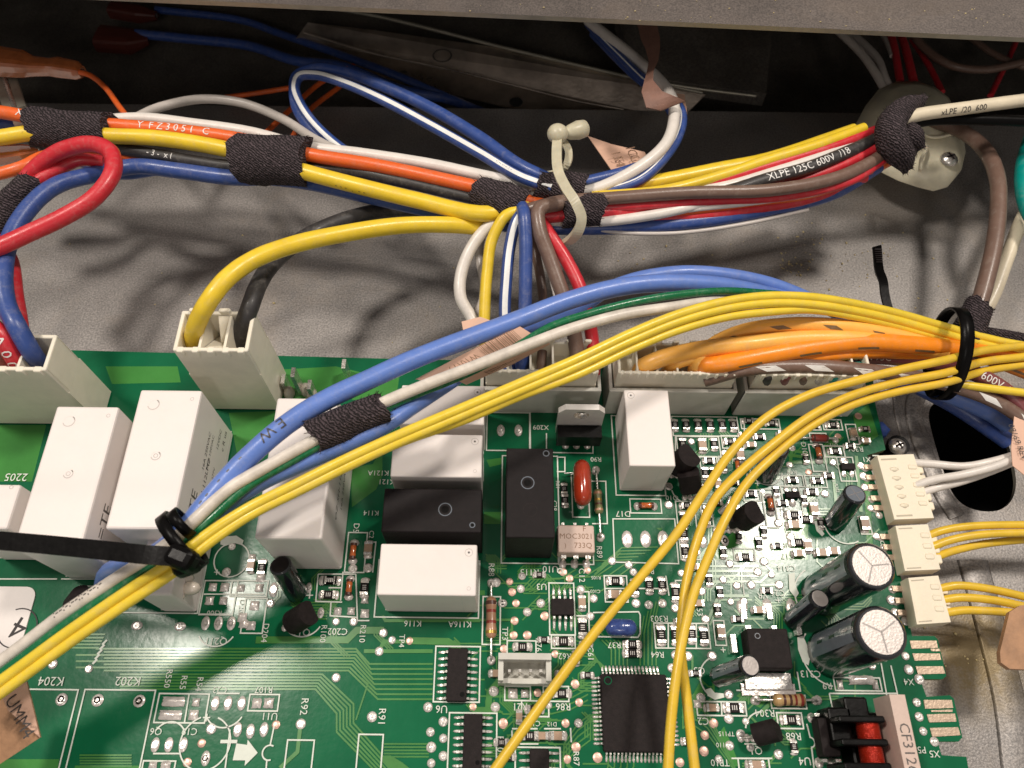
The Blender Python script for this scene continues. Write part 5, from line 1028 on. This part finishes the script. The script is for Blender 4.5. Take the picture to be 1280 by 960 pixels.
wire('thin yellow wire lowest of three in the front bundle', 'w_yellow_thin', .09, [(x, y+(15 if 700 < x < 1000 else 11 if x > 560 else 5), z-.12-(.1 if x < 560 else 0)) for (x, y), z in zip(ys[2:], zs[2:])])
# dangling yellow wires
wire('aged yellow wire hanging straight down across the board middle', 'w_yellow_aged', .092, [(1400, 418, 1.2), (1280, 432, 1.3), (1230, 438, 1.5), (1182, 450, 1.9), (1130, 461, 2.0), (1070, 476, 2.1), (1010, 494, 2.15), (958, 522, 2.15), (912, 568, 2.1), (880, 615, 2.0), (845, 668, 1.85), (800, 722, 1.75), (740, 795, 1.6), (690, 862, 1.5), (645, 925, 1.4), (600, 990, 1.3), (560, 1060, 1.2)])
wire('aged yellow wire hanging down, crossing its neighbour above the processor', 'w_yellow_aged', .092, [(1400, 430, 1.1), (1280, 446, 1.2), (1230, 452, 1.35), (1182, 466, 1.7), (1120, 478, 1.8), (1060, 496, 1.9), (1010, 522, 1.95), (965, 556, 1.95), (925, 590, 1.9), (893, 625, 1.85), (874, 668, 1.75), (860, 718, 1.6), (853, 765, 1.5), (851, 810, 1.4), (858, 870, 1.3), (865, 930, 1.25), (874, 1010, 1.2)])
wire('aged yellow wire hanging down at the right of the crossing pair', 'w_yellow_aged', .092, [(1400, 445, 1.0), (1280, 456, 1.05), (1230, 464, 1.2), (1182, 478, 1.55), (1120, 490, 1.65), (1060, 508, 1.75), (1010, 535, 1.8), (965, 572, 1.85), (932, 606, 1.85), (906, 650, 1.9), (886, 695, 1.85), (868, 740, 1.8), (855, 790, 1.75), (846, 840, 1.7), (839, 900, 1.6), (834, 980, 1.5)])
wire('yellow wire leaving under the black tie towards the right edge', 'w_yellow_thin', .09, [(1120, 470, 1.0), (1160, 476, 1.1), (1210, 482, 1.2), (1290, 492, 1.2), (1380, 500, 1.2)])
# amber and orange
wire('amber wire rising from the plug chamber, upper', 'w_amber', .17, [(868, 468, 1.4), (872, 452, 1.7), (890, 432, 1.8), (930, 414, 1.9), (990, 406, 2.0), (1050, 408, 1.95), (1110, 418, 1.7), (1180, 436, 1.4), (1230, 446, 1.0), (1300, 462, .8), (1380, 480, .6)], dashes=(1.1, 1.15, .3, .35, .55, 'print_brown', .35))
wire('amber wire rising from the plug chamber, lower', 'w_amber', .19, [(800, 463, 1.2), (806, 457, 1.6), (830, 447, 1.8), (880, 436, 1.9), (940, 430, 2.0), (1000, 424, 1.95), (1060, 424, 1.9), (1120, 430, 1.7), (1180, 440, 1.4)])
wire('bright orange wire bending out of the plug chamber', 'w_orange_bright', .2, [(872, 464, 1.2), (878, 457, 1.65), (900, 455, 1.8), (960, 444, 1.9), (1020, 434, 1.9), (1080, 428, 1.85), (1140, 431, 1.7), (1190, 436, 1.4), (1230, 444, 1.1), (1300, 470, .7), (1380, 500, .5)], dashes=(1.2, 1.35, .5, .75, .3, 'print_brown', .1))
wire('slim amber wire between the thicker ones of the right fan', 'w_amber', .15, [(835, 463, 1.2), (842, 455, 1.6), (870, 446, 1.75), (930, 438, 1.8), (1000, 431, 1.8), (1080, 424, 1.75), (1180, 438, 1.3)])
wire('slim orange wire lowest of the right fan', 'w_orange_bright', .15, [(895, 466, 1.2), (905, 460, 1.5), (950, 455, 1.65), (1020, 446, 1.7), (1090, 440, 1.6), (1180, 444, 1.3)])
wire('orange wire behind the bright one under the black tie', 'w_orange_bright', .14, [(1000, 432, 1.5), (1080, 424, 1.5), (1150, 426, 1.4), (1220, 436, 1.2), (1290, 452, 1.0)])
wire('maroon wire with white lettering under the orange ones', 'w_maroon', .18, [(940, 470, 1.3), (980, 456, 1.4), (1050, 446, 1.4), (1120, 447, 1.3), (1180, 456, 1.2), (1230, 472, 1.1), (1270, 500, .9), (1310, 545, .7)], text=[('60 N 75C', 1090, 445, 1.4, .22, .2, 'print_white', False), ('600V A', 1243, 478, 1.05, .25, .1, 'print_white', False)])
wire('brown wire with pale dashes above the last plug', 'w_brown', .16, [(880, 475, 1.35), (930, 462, 1.7), (1000, 458, 1.75), (1070, 462, 1.7), (1130, 470, 1.4), (1190, 482, 1.1), (1250, 505, .9), (1300, 540, .7)], dashes=(1.2, 1.05, .42, .25, .8, 'print_white', .3))
for i, (lb, mt, x) in enumerate((('black', 'w_black', 958), ('maroon', 'w_maroon', 980), ('brown', 'w_brown', 1003), ('grey', 'w_grey', 1022), ('teal', 'w_teal', 1040))):
    wire(lb+' wire stub standing in a chamber of the last plug', mt, .12, [(x, 478, 1.1), (x+2, 470, 1.55), (x+12, 462, 1.6), (x+40, 458, 1.4)])
wire('thick light blue sleeve dropping over the oval opening', 'w_blue_light', .24, [(1120, 470, .2), (1160, 482, .3), (1200, 497, .3), (1240, 515, .2), (1262, 530, .1)]); wire('dim blue sleeve under the light blue one', 'w_blue', .2, [(1150, 484, -.2), (1195, 508, -.2), (1240, 538, -.3), (1260, 552, -.4)])
# white and yellow wires of the side connectors
wire('white wire uppermost from the ivory connector', 'w_white', .09, [(1136, 578, .3), (1165, 580, .4), (1205, 583, .5), (1240, 577, .6), (1275, 566, .6), (1320, 545, .5)]); wire('white wire middle from the ivory connector', 'w_white', .09, [(1142, 608, .35), (1165, 600, .45), (1200, 594, .6), (1240, 584, .7), (1275, 570, .7), (1320, 552, .6)]); wire('white wire lowest from the ivory connector', 'w_white', .09, [(1146, 618, .3), (1170, 610, .3), (1200, 602, .4), (1235, 590, .45), (1275, 574, .5), (1320, 558, .5)])
for lb, pts in (('uppermost wire of the middle yellow trio', [(1160, 670, .3), (1175, 664, .35), (1210, 658, .4), (1290, 656, .4), (1350, 658, .4)]), ('central wire of the middle yellow trio', [(1164, 684, .3), (1185, 676, .35), (1220, 669, .4), (1290, 666, .4), (1350, 668, .4)]), ('lowest wire of the middle yellow trio', [(1168, 697, .25), (1190, 689, .2), (1230, 680, .15), (1290, 674, .1), (1350, 672, .1)]),
              ('uppermost wire of the lower yellow trio', [(1174, 736, .3), (1195, 732, .35), (1230, 735, .35), (1290, 748, .3), (1340, 760, .2)]), ('central wire of the lower yellow trio', [(1178, 750, .3), (1200, 747, .35), (1240, 750, .35), (1290, 760, .3), (1340, 768, .2)]), ('lowest wire of the lower yellow trio', [(1182, 766, .3), (1205, 763, .3), (1240, 764, .3), (1290, 768, .25), (1340, 772, .2)])):
    wire(lb, 'w_yellow_aged', .085, pts)

# ================================================================== CLOTH WRAPS
def wrap(label, pts, rs, seed=1, ecc=1.0, fray=40):
    random.seed(seed); q = spline([P(*p) for p in pts], 5); n = 22; fr = frames(q); g = M(); vs = []; N_ = len(q)
    for i, (p, (t, u, v)) in enumerate(zip(q, fr)):
        f = i/(N_-1)*(len(rs)-1); a = int(min(f, len(rs)-2)); rr = rs[a]+(rs[a+1]-rs[a])*(f-a)
        for k in range(n):
            th = 2*math.pi*k/n; e = .98+.035*math.sin(3*th+i*.5+seed)+random.uniform(-.014, .014)+.07*((th/6.2832+i/(N_-1)*.8+seed*.37) % 1)
            off = t*(random.uniform(-.05, .05)+.07*math.sin(2*th+seed)) if i in (0, N_-1) else t*0
            vs.append(p+off+(v*math.cos(th)*rr*ecc+u*math.sin(th)*rr)*e)
    g.add(vs, [(i*n+j, i*n+(j+1) % n, (i+1)*n+(j+1) % n, (i+1)*n+j) for i in range(N_-1) for j in range(n)], 'cloth', True)
    for b, sgn in ((0, -1), (N_-1, 1)):
        c = q[b]-fr[b][0]*sgn*.05; cv = vs[b*n:(b+1)*n]; g.add(cv+[c+(x-c)*.86 for x in cv], [(j, (j+1) % n, n+(j+1) % n, n+j) for j in range(n)], 'cloth'); g.add([c+(x-c)*.86 for x in cv], [tuple(range(n))], 'cloth')
    o = g.build('cloth_wrap', None, label, 'cloth tape'); g = M()
    for _ in range(fray*7):
        b = random.choice((0, N_-1)+tuple(random.randrange(N_) for _ in range(9))); k = random.randrange(n); p = vs[b*n+k]; t = fr[b][0]*(-1 if b == 0 else 1 if b == N_-1 else random.choice((-1, 1))*.4); out = (p-q[b]).normalized()
        d = (t*random.uniform(.2, 1)+out*random.uniform(.1, .7)).normalized()*random.uniform(.03, .11 if b in (0, N_-1) else .06); s = Vector((random.uniform(-1, 1), random.uniform(-1, 1), random.uniform(-1, 1)))*.008
        g.add([p-s, p+s, p+d+s*.3], [(0, 1, 2)], 'cloth')
    g.build('frayed_thread', o, kind='stuff'); return o
wrap('black cloth wrap on the upper left bundle above the red loop', [(42, 159, 2.65), (80, 162, 2.65), (138, 165, 2.65)], (.45, .47, .44), 1, 1.02)
wrap('black cloth wrap on the bundle right of the yellow lettered stretch', [(297, 197, 2.6), (340, 200, 2.6), (384, 204, 2.55)], (.54, .56, .55), 2, 1.08)
wrap('black cloth wrap at the middle of the bundle where wires branch down', [(598, 240, 2.55), (630, 253, 2.55), (657, 258, 2.5)], (.38, .46, .38), 3, 1.0)
wrap('black cloth wrap behind the nylon hook, upper', [(672, 234, 2.6), (700, 235, 2.6), (729, 236, 2.6)], (.34, .38, .34), 4, 1.0)
wrap('black cloth wrap under the nylon hook, lower', [(704, 266, 2.6), (730, 263, 2.6), (752, 261, 2.6)], (.34, .38, .36), 5, 1.0)
wrap('small black cloth wrap on the red wire at the left edge', [(42, 228, 3.1), (25, 245, 3.05), (8, 265, 3.0), (-10, 290, 2.9)], (.34, .36, .36, .36), 6, .8)
wrap('black cloth wrap on the front bundle over the circuit board', [(392, 546, 3.3), (430, 529, 3.3), (478, 511, 3.3)], (.33, .35, .31), 7, .95, 70)
wrap('ragged black cloth wrap folded over the nylon clamp', [(1150, 128, 2.9), (1128, 138, 3.0), (1112, 158, 3.0), (1116, 178, 2.9), (1126, 196, 2.6), (1134, 212, 2.3)], (.2, .36, .4, .42, .36, .14), 8, .8, 60)
wrap('ragged lump of black cloth hanging below the clamp knot', [(1128, 160, 2.7), (1140, 172, 2.7), (1148, 186, 2.5)], (.25, .32, .15), 9, .8)
wrap('black cloth sleeve at the foot of the thick brown wire', [(1224, 382, 1.3), (1216, 400, 1.2), (1206, 424, 1.0)], (.34, .36, .42), 10, .9, 60)
wrap('black braided sleeve running off the right edge', [(1216, 415, .9), (1250, 420, .8), (1300, 428, .7), (1350, 432, .7)], (.17, .17, .17, .17), 11, .9)

# ================================================================== CABLE TIES
def band_ring(g, c, axis, ra, rb, wd, th, m_, a0=0, a1=360, n=28, up=(0, 0, 1)):
    axis = Vector(axis).normalized(); u = Vector(up); u = (u-axis*u.dot(axis)).normalized(); v = axis.cross(u); vs = []
    for k in range(n+1):
        a = math.radians(a0+(a1-a0)*k/n)
        for rr in (0, th):
            for s in (-1, 1): vs.append(Vector(c)+v*math.cos(a)*(ra+rr)+u*math.sin(a)*(rb+rr)+axis*s*wd/2)
    g.add(vs, [t for k in range(n) for t in ((4*k, 4*k+4, 4*k+5, 4*k+1), (4*k+2, 4*k+3, 4*k+7, 4*k+6), (4*k, 4*k+2, 4*k+6, 4*k+4), (4*k+1, 4*k+5, 4*k+7, 4*k+3))], m_, True)
def strap(g, pts, wd, th, m_, side):
    q = spline([Vector(p) for p in pts], 6); vs = []; fr = frames(q)
    for i, (p, (t, u, v)) in enumerate(zip(q, fr)):
        s = Vector(side[min(i*len(side)//len(q), len(side)-1)]) if isinstance(side, list) else Vector(side); s = (s-t*s.dot(t)).normalized(); nn = t.cross(s)
        for a, b in ((-1, -1), (1, -1), (1, 1), (-1, 1)): vs.append(p+s*a*wd/2+nn*b*th/2)
    N_ = len(q); g.add(vs, [(i*4+j, i*4+(j+1) % 4, (i+1)*4+(j+1) % 4, (i+1)*4+j) for i in range(N_-1) for j in range(4)], m_); g.add(vs[:4], [(3, 2, 1, 0)], m_); g.add(vs[-4:], [(0, 1, 2, 3)], m_)
tie = bpy.data.objects.new('cable_tie', None); COL.objects.link(tie); c = P(228, 682, 3.2); put(tie, c, None); tag(tie, 'black cable tie with a long tail reaching the left edge over the relays', 'cable tie')
ax = (P(262, 652, 3.2)-P(195, 705, 3.1)).normalized()
g = M(); band_ring(g, P(228, 676, 3.25), ax, .55, .5, .2, .05, 'plastic_black'); g.build('band', tie)
g = M(); band_ring(g, P(228, 654, 3.5), ax, .24, .26, .17, .05, 'plastic_black', -20, 235, 20); g.build('loop', tie)
g = M(); h1 = P(226, 697, 3.7); g.rbox((h1.x, h1.y, h1.z), (.5, .38, .32), 'plastic_black', -.35, .12); h2 = P(232, 705, 3.35); g.rbox((h2.x, h2.y, h2.z), (.46, .34, .3), 'plastic_black', .4, .12); g.build('head', tie)
g = M(); strap(g, [P(226, 696, 3.75), P(190, 694, 3.8), P(130, 688, 3.7), P(60, 681, 3.6), P(0, 676, 3.55), P(-60, 672, 3.5)], .31, .07, 'plastic_black', (0, 1, .15)); g.build('tail', tie)
tie = bpy.data.objects.new('cable_tie', None); COL.objects.link(tie); put(tie, P(1186, 445, 1.5), None); tag(tie, 'glossy black cable tie round the yellow and orange wires at the right', 'cable tie')
g = M(); cA = P(1184, 443, 1.15); axx = Vector((1, -.12, .12)).normalized(); band_ring(g, cA, axx, .88, 1.12, .27, .055, 'plastic_black', 0, 360, 36, up=(0, .25, 1)); g.build('band', tie)
g = M(); h = P(1178, 484, .7); g.rbox((h.x-.15, h.y, h.z), (.4, .3, .3), 'plastic_black', .2, .05); g.build('head', tie)
g = M(); strap(g, [P(1112, 392, .9), P(1106, 368, 1.0), P(1104, 352, 1.1), P(1099, 338, 1.3), P(1097, 320, 1.6), P(1096, 308, 1.8)], .2, .06, 'plastic_black', (1, .1, 0))
for k in range(7):
    p = P(1096.5+k*.3, 311+k*2.6, 1.79-k*.05); g.box((p.x, p.y-.035, p.z+.02), (.15, .03, .03), 'ic_black')
tag(g.build('cable_tie'), 'cut black tie end sticking up alone above the yellow wires', 'cable tie')
# nylon hook tie
tie = bpy.data.objects.new('nylon_tie', None); COL.objects.link(tie); put(tie, P(702, 235, 2.8), None); tag(tie, 'translucent nylon tie curling over the middle wraps with a round knob', 'nylon tie')
g = M(); strap(g, [P(697, 172, 3.3), P(696, 195, 3.4), P(698, 215, 3.45), P(708, 236, 3.45), P(720, 254, 3.4), P(727, 272, 3.2), P(722, 290, 2.9), P(708, 303, 2.5), P(690, 306, 2.2)], .22, .11, 'nylon', (1, 0, 0.2)); g.build('hook', tie)
g = M(); strap(g, [P(703, 175, 3.0), P(711, 190, 3.0), P(708, 206, 2.95), P(695, 216, 2.8), P(672, 220, 2.6)], .17, .1, 'nylon', (.8, .5, 0.2)); g.build('tail', tie)
g = M(); p = P(697, 167, 3.35); g.ball((p.x, p.y, p.z), (.245, .245, .22), 'nylon', 18); g.build('knob', tie)
g = M(); p = P(722, 163, 3.2); g.lathe(P(706, 167, 3.25), P(733, 160, 3.15), [(0, .1), (.2, .17), (.6, .22), (.92, .2), (1, .14)], 'nylon', 16); g.build('knob', tie)
# nylon clamp
cl = bpy.data.objects.new('nylon_clamp', None); COL.objects.link(cl); put(cl, P(1150, 180, .2), None); tag(cl, 'milky nylon clamp screwed to the metal holding the right bundle', 'clamp')
g = M(); pp = [(1068, 158), (1082, 132), (1098, 112), (1120, 102), (1145, 101), (1168, 108), (1186, 122), (1196, 142), (1204, 165), (1207, 190), (1202, 212), (1190, 226), (1172, 231), (1152, 226), (1128, 218), (1102, 205), (1080, 186)]
P3 = [P(x, y, .45) for x, y in pp]; cc = sum(P3, Vector())/len(P3); cc.z = .95; vs = [p-Vector((0, 0, .25)) for p in P3]+P3+[p.lerp(cc, .22)+Vector((0, 0, .12)) for p in P3]+[p.lerp(cc, .6)+Vector((0, 0, .1)) for p in P3]+[cc]; n = len(pp)
g.add(vs, [((i+1) % n+a*n, i+a*n, i+(a+1)*n, (i+1) % n+(a+1)*n) for a in range(3) for i in range(n)]+[((i+1) % n+3*n, i+3*n, 4*n) for i in range(n)], 'nylon_pale', True); g.build('dome', cl)
g = M(); g.tube(spline([P(x, y, .98) for x, y in ((1150, 172), (1158, 184), (1152, 198), (1150, 214))]), .05, 'nylon_pale', 8); g.tube(spline([P(x, y, .98) for x, y in ((1146, 164), (1166, 172), (1196, 166))]), .04, 'nylon_pale', 8); g.build('rib', cl)
def screw(parent, px, py, z, r, ry=1):
    p = P(px, py, z); g = M(); g.lathe(p-Vector((0, 0, .02)), p+Vector((0, 0, r*.55)), [(0, r), (.3, r*.97), (.7, r*.75), (1, r*.35)], 'tin', 20)
    for a in (0.4, 0.4+hp): g.box((p.x, p.y, p.z+r*.5), (r*1.0, r*.22, r*.18), 'ic_black', a)
    return g
screw(cl, 1186, 199, .75, .24).build('screw', cl)
sc = bpy.data.objects.new('mounting_screw', None); COL.objects.link(sc); p = P(1122, 558, -.3); put(sc, p, None); tag(sc, 'silver cross head screw with black washer at the upper right board corner', 'screw')
g = M(); p = P(1124, 556, -.35); g.lathe(p-Vector((0, 0, .6)), p, [(0, .2), (.8, .2), (.82, .26), (1, .25)], 'plastic_black', 20); g.build('washer', sc); screw(sc, 1122, 558, -.33, .21).build('screw_head', sc)
g = M(); p = P(1110, 541, -.2); g.prism([XY(x, y, -.2) for x, y in ((1098, 528), (1103, 527), (1113, 537), (1108, 545), (1102, 545))], -.4, -.2, 'w_blue'); tag(g.build('blue_spacer'), 'small dark blue plastic spacer poking out by the board corner', 'spacer')

# ================================================================== SLEEVES, TAGS AND STICKERS
# amber terminal sleeves
def sleeve(label, secs, m_='terminal_amber'):
    "secs: (px, py, z, half width, half height)"
    q = [P(*s[:3]) for s in secs]; fr = frames(q); g = M(); n = 14; vs = []
    for p, (t, u, v), s in zip(q, fr, secs):
        for k in range(n):
            a = 2*math.pi*k/n; ca, sa = math.cos(a), math.sin(a); f = lambda c: math.copysign(abs(c)**.55, c)
            vs.append(p+v*f(ca)*s[3]+u*f(sa)*s[4])
    N_ = len(q); g.add(vs, [(i*n+j, i*n+(j+1) % n, (i+1)*n+(j+1) % n, (i+1)*n+j) for i in range(N_-1) for j in range(n)]+[tuple(range((N_-1)*n, N_*n)), tuple(reversed(range(n)))], m_, False); o = g.build('terminal_sleeve', None, label, 'wire terminal')
    g = M(); g.tube([p+Vector((0, 0, .01)) for p in q], .09, 'tin', 8); g.build('crimp', o); return o
sleeve('amber translucent terminal sleeve above the upper left bundle', [(-40, 74, 1.2, .42, .3), (0, 77, 1.2, .42, .3), (28, 80, 1.2, .38, .28), (42, 83, 1.2, .26, .22), (62, 84, 1.2, .22, .2), (72, 84, 1.2, .27, .22), (96, 88, 1.2, .24, .2), (103, 90, 1.2, .15, .14)])
sleeve('amber translucent sleeve at the left edge under the bundle', [(-40, 196, 2.2, .22, .18), (0, 194, 2.2, .24, .18), (30, 191, 2.25, .2, .16), (52, 188, 2.3, .08, .08)])
sleeve('grey metal tab hanging under the amber terminal sleeve', [(5, 92, .8, .3, .05), (12, 115, .8, .32, .05), (20, 138, .9, .3, .05)], 'edge_steel')
sleeve('dark red terminal deep in the recess, upper', [(140, 12, -2.3, .3, .25), (175, 18, -2.3, .3, .25), (196, 20, -2.3, .15, .12)], 'terminal_red'); sleeve('dark red terminal deep in the recess, lower', [(125, 48, -1.9, .5, .3), (165, 52, -1.9, .45, .3), (186, 50, -1.9, .15, .12)], 'terminal_red')
# barcode tag
tagm = M(); z = 2.75
Q = {'a': P(522, 478, z), 'b': P(655, 410, z+.3), 'c': P(684, 428, z+.1), 'd': P(588, 482, z-.4)}
tagm.sheet([P(519, 474, z), P(596, 434, z+.25), P(650, 408, z+.35), P(666, 418, z+.25), P(610, 452, z+.1), P(545, 484, z-.05), P(537, 478, z)], .02, 'paper_pink')
tg = tagm.build('paper_tag', None, 'pink folded paper tag with a barcode tucked under the front bundle', 'paper tag')
g = M(); g.sheet([P(610, 452, z+.1), P(666, 418, z+.25), P(688, 430, z-.2), P(640, 456, z-.5), P(583, 481, z-.4), P(572, 476, z-.1)], .02, 'paper_pink'); g.build('folded_flap', tg)
g = M(); g.sheet([P(538, 486, z-.3), P(568, 474, z-.1), P(573, 480, z-.3), P(545, 497, z-.5), P(541, 492, z-.5)], .02, 'paper_pink'); g.sheet([P(577, 402, 2.2), P(600, 396, 2.2), P(618, 402, 2.1), P(580, 418, 2.2)], .02, 'paper_pink'); g.build('folded_flap', tg)
g = M(); random.seed(4); mp = plane_map(P(594, 434, z+.32), P(640, 411, z+.40), P(610, 449, z+.17)); u = 0.02
while u < .98:
    w_ = random.choice((.012, .02, .035)); g.add([mp(u, .05)+Vector((0, 0, .03)), mp(u+w_, .05)+Vector((0, 0, .03)), mp(u+w_, .95)+Vector((0, 0, .03)), mp(u, .95)+Vector((0, 0, .03))], [(0, 1, 2, 3)], 'ink_brown'); u += w_+random.choice((.018, .03))
mp2 = plane_map(P(553, 461, z+.14), P(594, 440, z+.25), P(566, 470, z+.05)); g.text('W10179', lambda x, y: mp2(.5-x*.25, .5+y*.9)+Vector((0, 0, .06)), 'ink_brown')
mp3 = plane_map(P(600, 466, z-.2), P(640, 445, z-.15), P(612, 470, z-.35)); u = .02
while u < .98:
    w_ = random.choice((.015, .03)); g.add([mp3(u, .0)+Vector((0, 0, .06)), mp3(u+w_, .0)+Vector((0, 0, .06)), mp3(u+w_, .9)+Vector((0, 0, .06)), mp3(u, .9)+Vector((0, 0, .06))], [(0, 1, 2, 3)], 'ink_brown'); u += w_+.03
g.build('barcode', tg)
# tag behind the nylon knob
g = M(); g.sheet([P(735, 170, 1.0), P(764, 180, 1.2), P(806, 190, 1.4), P(816, 212, 1.7), P(822, 226, 1.9), P(824, 238, 2.0), P(774, 240, 2.0), P(764, 212, 1.6)], .02, 'paper_pink')
tg = g.build('paper_tag', None, 'pale pink lettered paper tag behind the curled white wire', 'paper tag')
for s, x, y, zz in (('ICU', 791, 194, 1.52), ('154', 772, 198, 1.5), ('3:/24', 811, 224, 1.98), ('0', 786, 236, 2.1)): g = M(); g.text(s, flat(x, y, zz+.1, .36, -75), 'ink_brown'); g.build('printed_text', tg)
# brown twisted paper strip
g = M(); secs = [(806, 22, 28, 2.7), (810, 34, 24, 2.7), (813, 48, 24, 2.75), (816, 60, 18, 2.8), (817, 75, 12, 2.85), (813, 88, 8, 2.9), (811, 100, 11, 2.95), (815, 114, 26, 3.0), (828, 126, 40, 3.0), (841, 130, 30, 2.9)]
vs = []
for x, y, w_, zz in secs: vs += [P(x-w_/2, y+(8 if x > 820 else 0), zz), P(x+w_/2, y-(4 if x > 820 else 0), zz+.15)]
g.add(vs, [(2*i, 2*i+1, 2*i+3, 2*i+2) for i in range(len(secs)-1)], 'paper_brown', True); g.add([v-Vector((0, 0, .025)) for v in vs], [(2*i+2, 2*i+3, 2*i+1, 2*i) for i in range(len(secs)-1)], 'paper_brown', True)
g.build('paper_strip', None, 'twisted brown paper strip crossing the white wire in the recess', 'paper strip')
g = M(); g.sheet([P(840, 116, 1.9), P(856, 118, 1.9), P(859, 142, 2.0), P(848, 137, 2.0)], .02, 'paper_pink'); g.build('paper_scrap', None, 'small curled paper end right of the brown twisted strip', 'paper scrap')
# label at the right edge
g = M(); g.sheet([P(1269, 508, .9), P(1290, 500, .9), P(1300, 610, .9), P(1276, 590, .9), P(1266, 582, .9), P(1264, 560, .9)], .02, 'paper_pink'); tg = g.build('paper_tag', None, 'pink paper tag with part number letters at the right edge', 'paper tag')
g = M(); g.text('08169 REV', flat(1272, 552, .96, .19, -86), 'ink_black'); g.build('printed_text', tg)
g = M(); g.sheet([P(1262, 765, .9), P(1275, 757, .9), P(1310, 752, .9), P(1310, 838, .9), P(1262, 836, .9), P(1251, 828, .9), P(1250, 815, .9)], .12, 'paper_card'); g.build('beige_tag', None, 'rounded beige card tag at the right edge by the lower yellow wires', 'tag')
# card at the lower left
g = M(); g.sheet([P(-20, 880, 1.6), P(33, 852, 1.9), P(50, 922, 1.6), P(0, 955, 1.2), P(-20, 960, 1.2)], .03, 'paper_card'); tg = g.build('card_tag', None, 'brown card tag with dark lettering in the lower left corner', 'tag')
g = M(); g.sheet([P(2, 870, 1.82), P(33, 852, 1.93), P(50, 922, 1.63), P(10, 888, 1.78)], .01, 'paper_pink'); g.text('UMM4', flat(24, 896, 1.86, .3, -50), 'ink_black'); g.build('pale_edge', tg)
# round cornered sticker
g = M(); x0, y0 = XY(-60, 833); x1, y1 = XY(48, 734); r = .22; pol = []
for cx_, cy_, a0 in ((x1-r, y1-r, 0), (x0, y1-r, 90), (x0, y0+r, 180), (x1-r, y0+r, 270)):
    for k in range(7): a_ = math.radians(a0+k*15); pol.append((cx_+math.cos(a_)*r, cy_+math.sin(a_)*r))
g.prism(pol, .002, .03, 'paper_white'); st = g.build('white_sticker', None, 'white sticker with a circled handwritten 4 on the board', 'sticker')
g = M(); g.text('4', flat(24, 784, .034, .62, 160, 1.0), 'ink_black'); c = P(22, 786, 0); g.ring((c.x, c.y, 0), .40, .025, 'ink_black', -60, 110, z=.034); g.ring((c.x+.02, c.y+.02, 0), .40, .025, 'ink_black', 200, 290, z=.034); g.build('handwriting', st)
GR = (('in the front bundle', 'wires of the bundle crossing the board'), ('upper left bundle', 'wires of the upper left bundle'), ('right hand bundle', 'wires of the upper right bundle'), ('yellow trio', 'yellow wires of the right edge connectors'), ('from the ivory connector', 'white wires of the topmost edge connector'),
      ('aged yellow wire', 'yellow wires hanging over the board'), ('middle wrap', 'wires branching at the middle wrap'), ('orange wire crossing behind', 'dim orange wires behind the blue loop'), ('in the recess', 'things deep in the recess'), ('wire stub', 'wire stubs in the last plug'), ('amber wire', 'amber wires of the middle plug'))
for o in list(scn.objects):
    if o.parent or 'label' not in o or 'group' in o: continue
    if o['category'] == 'wire':
        for k, v in GR:
            if k in o['label']: o['group'] = v; break
    elif o['category'] == 'cloth tape': o['group'] = 'black cloth wraps round the wires'
    elif o['category'] == 'cable tie': o['group'] = 'black cable ties'
    elif o['category'] == 'paper tag': o['group'] = 'pink paper tags on the wires'
    elif o.name.startswith('plug_connector'): o['group'] = 'pale plugs along the board top edge'
    elif o.name.startswith('wire_connector'): o['group'] = 'ivory connectors along the right board edge'
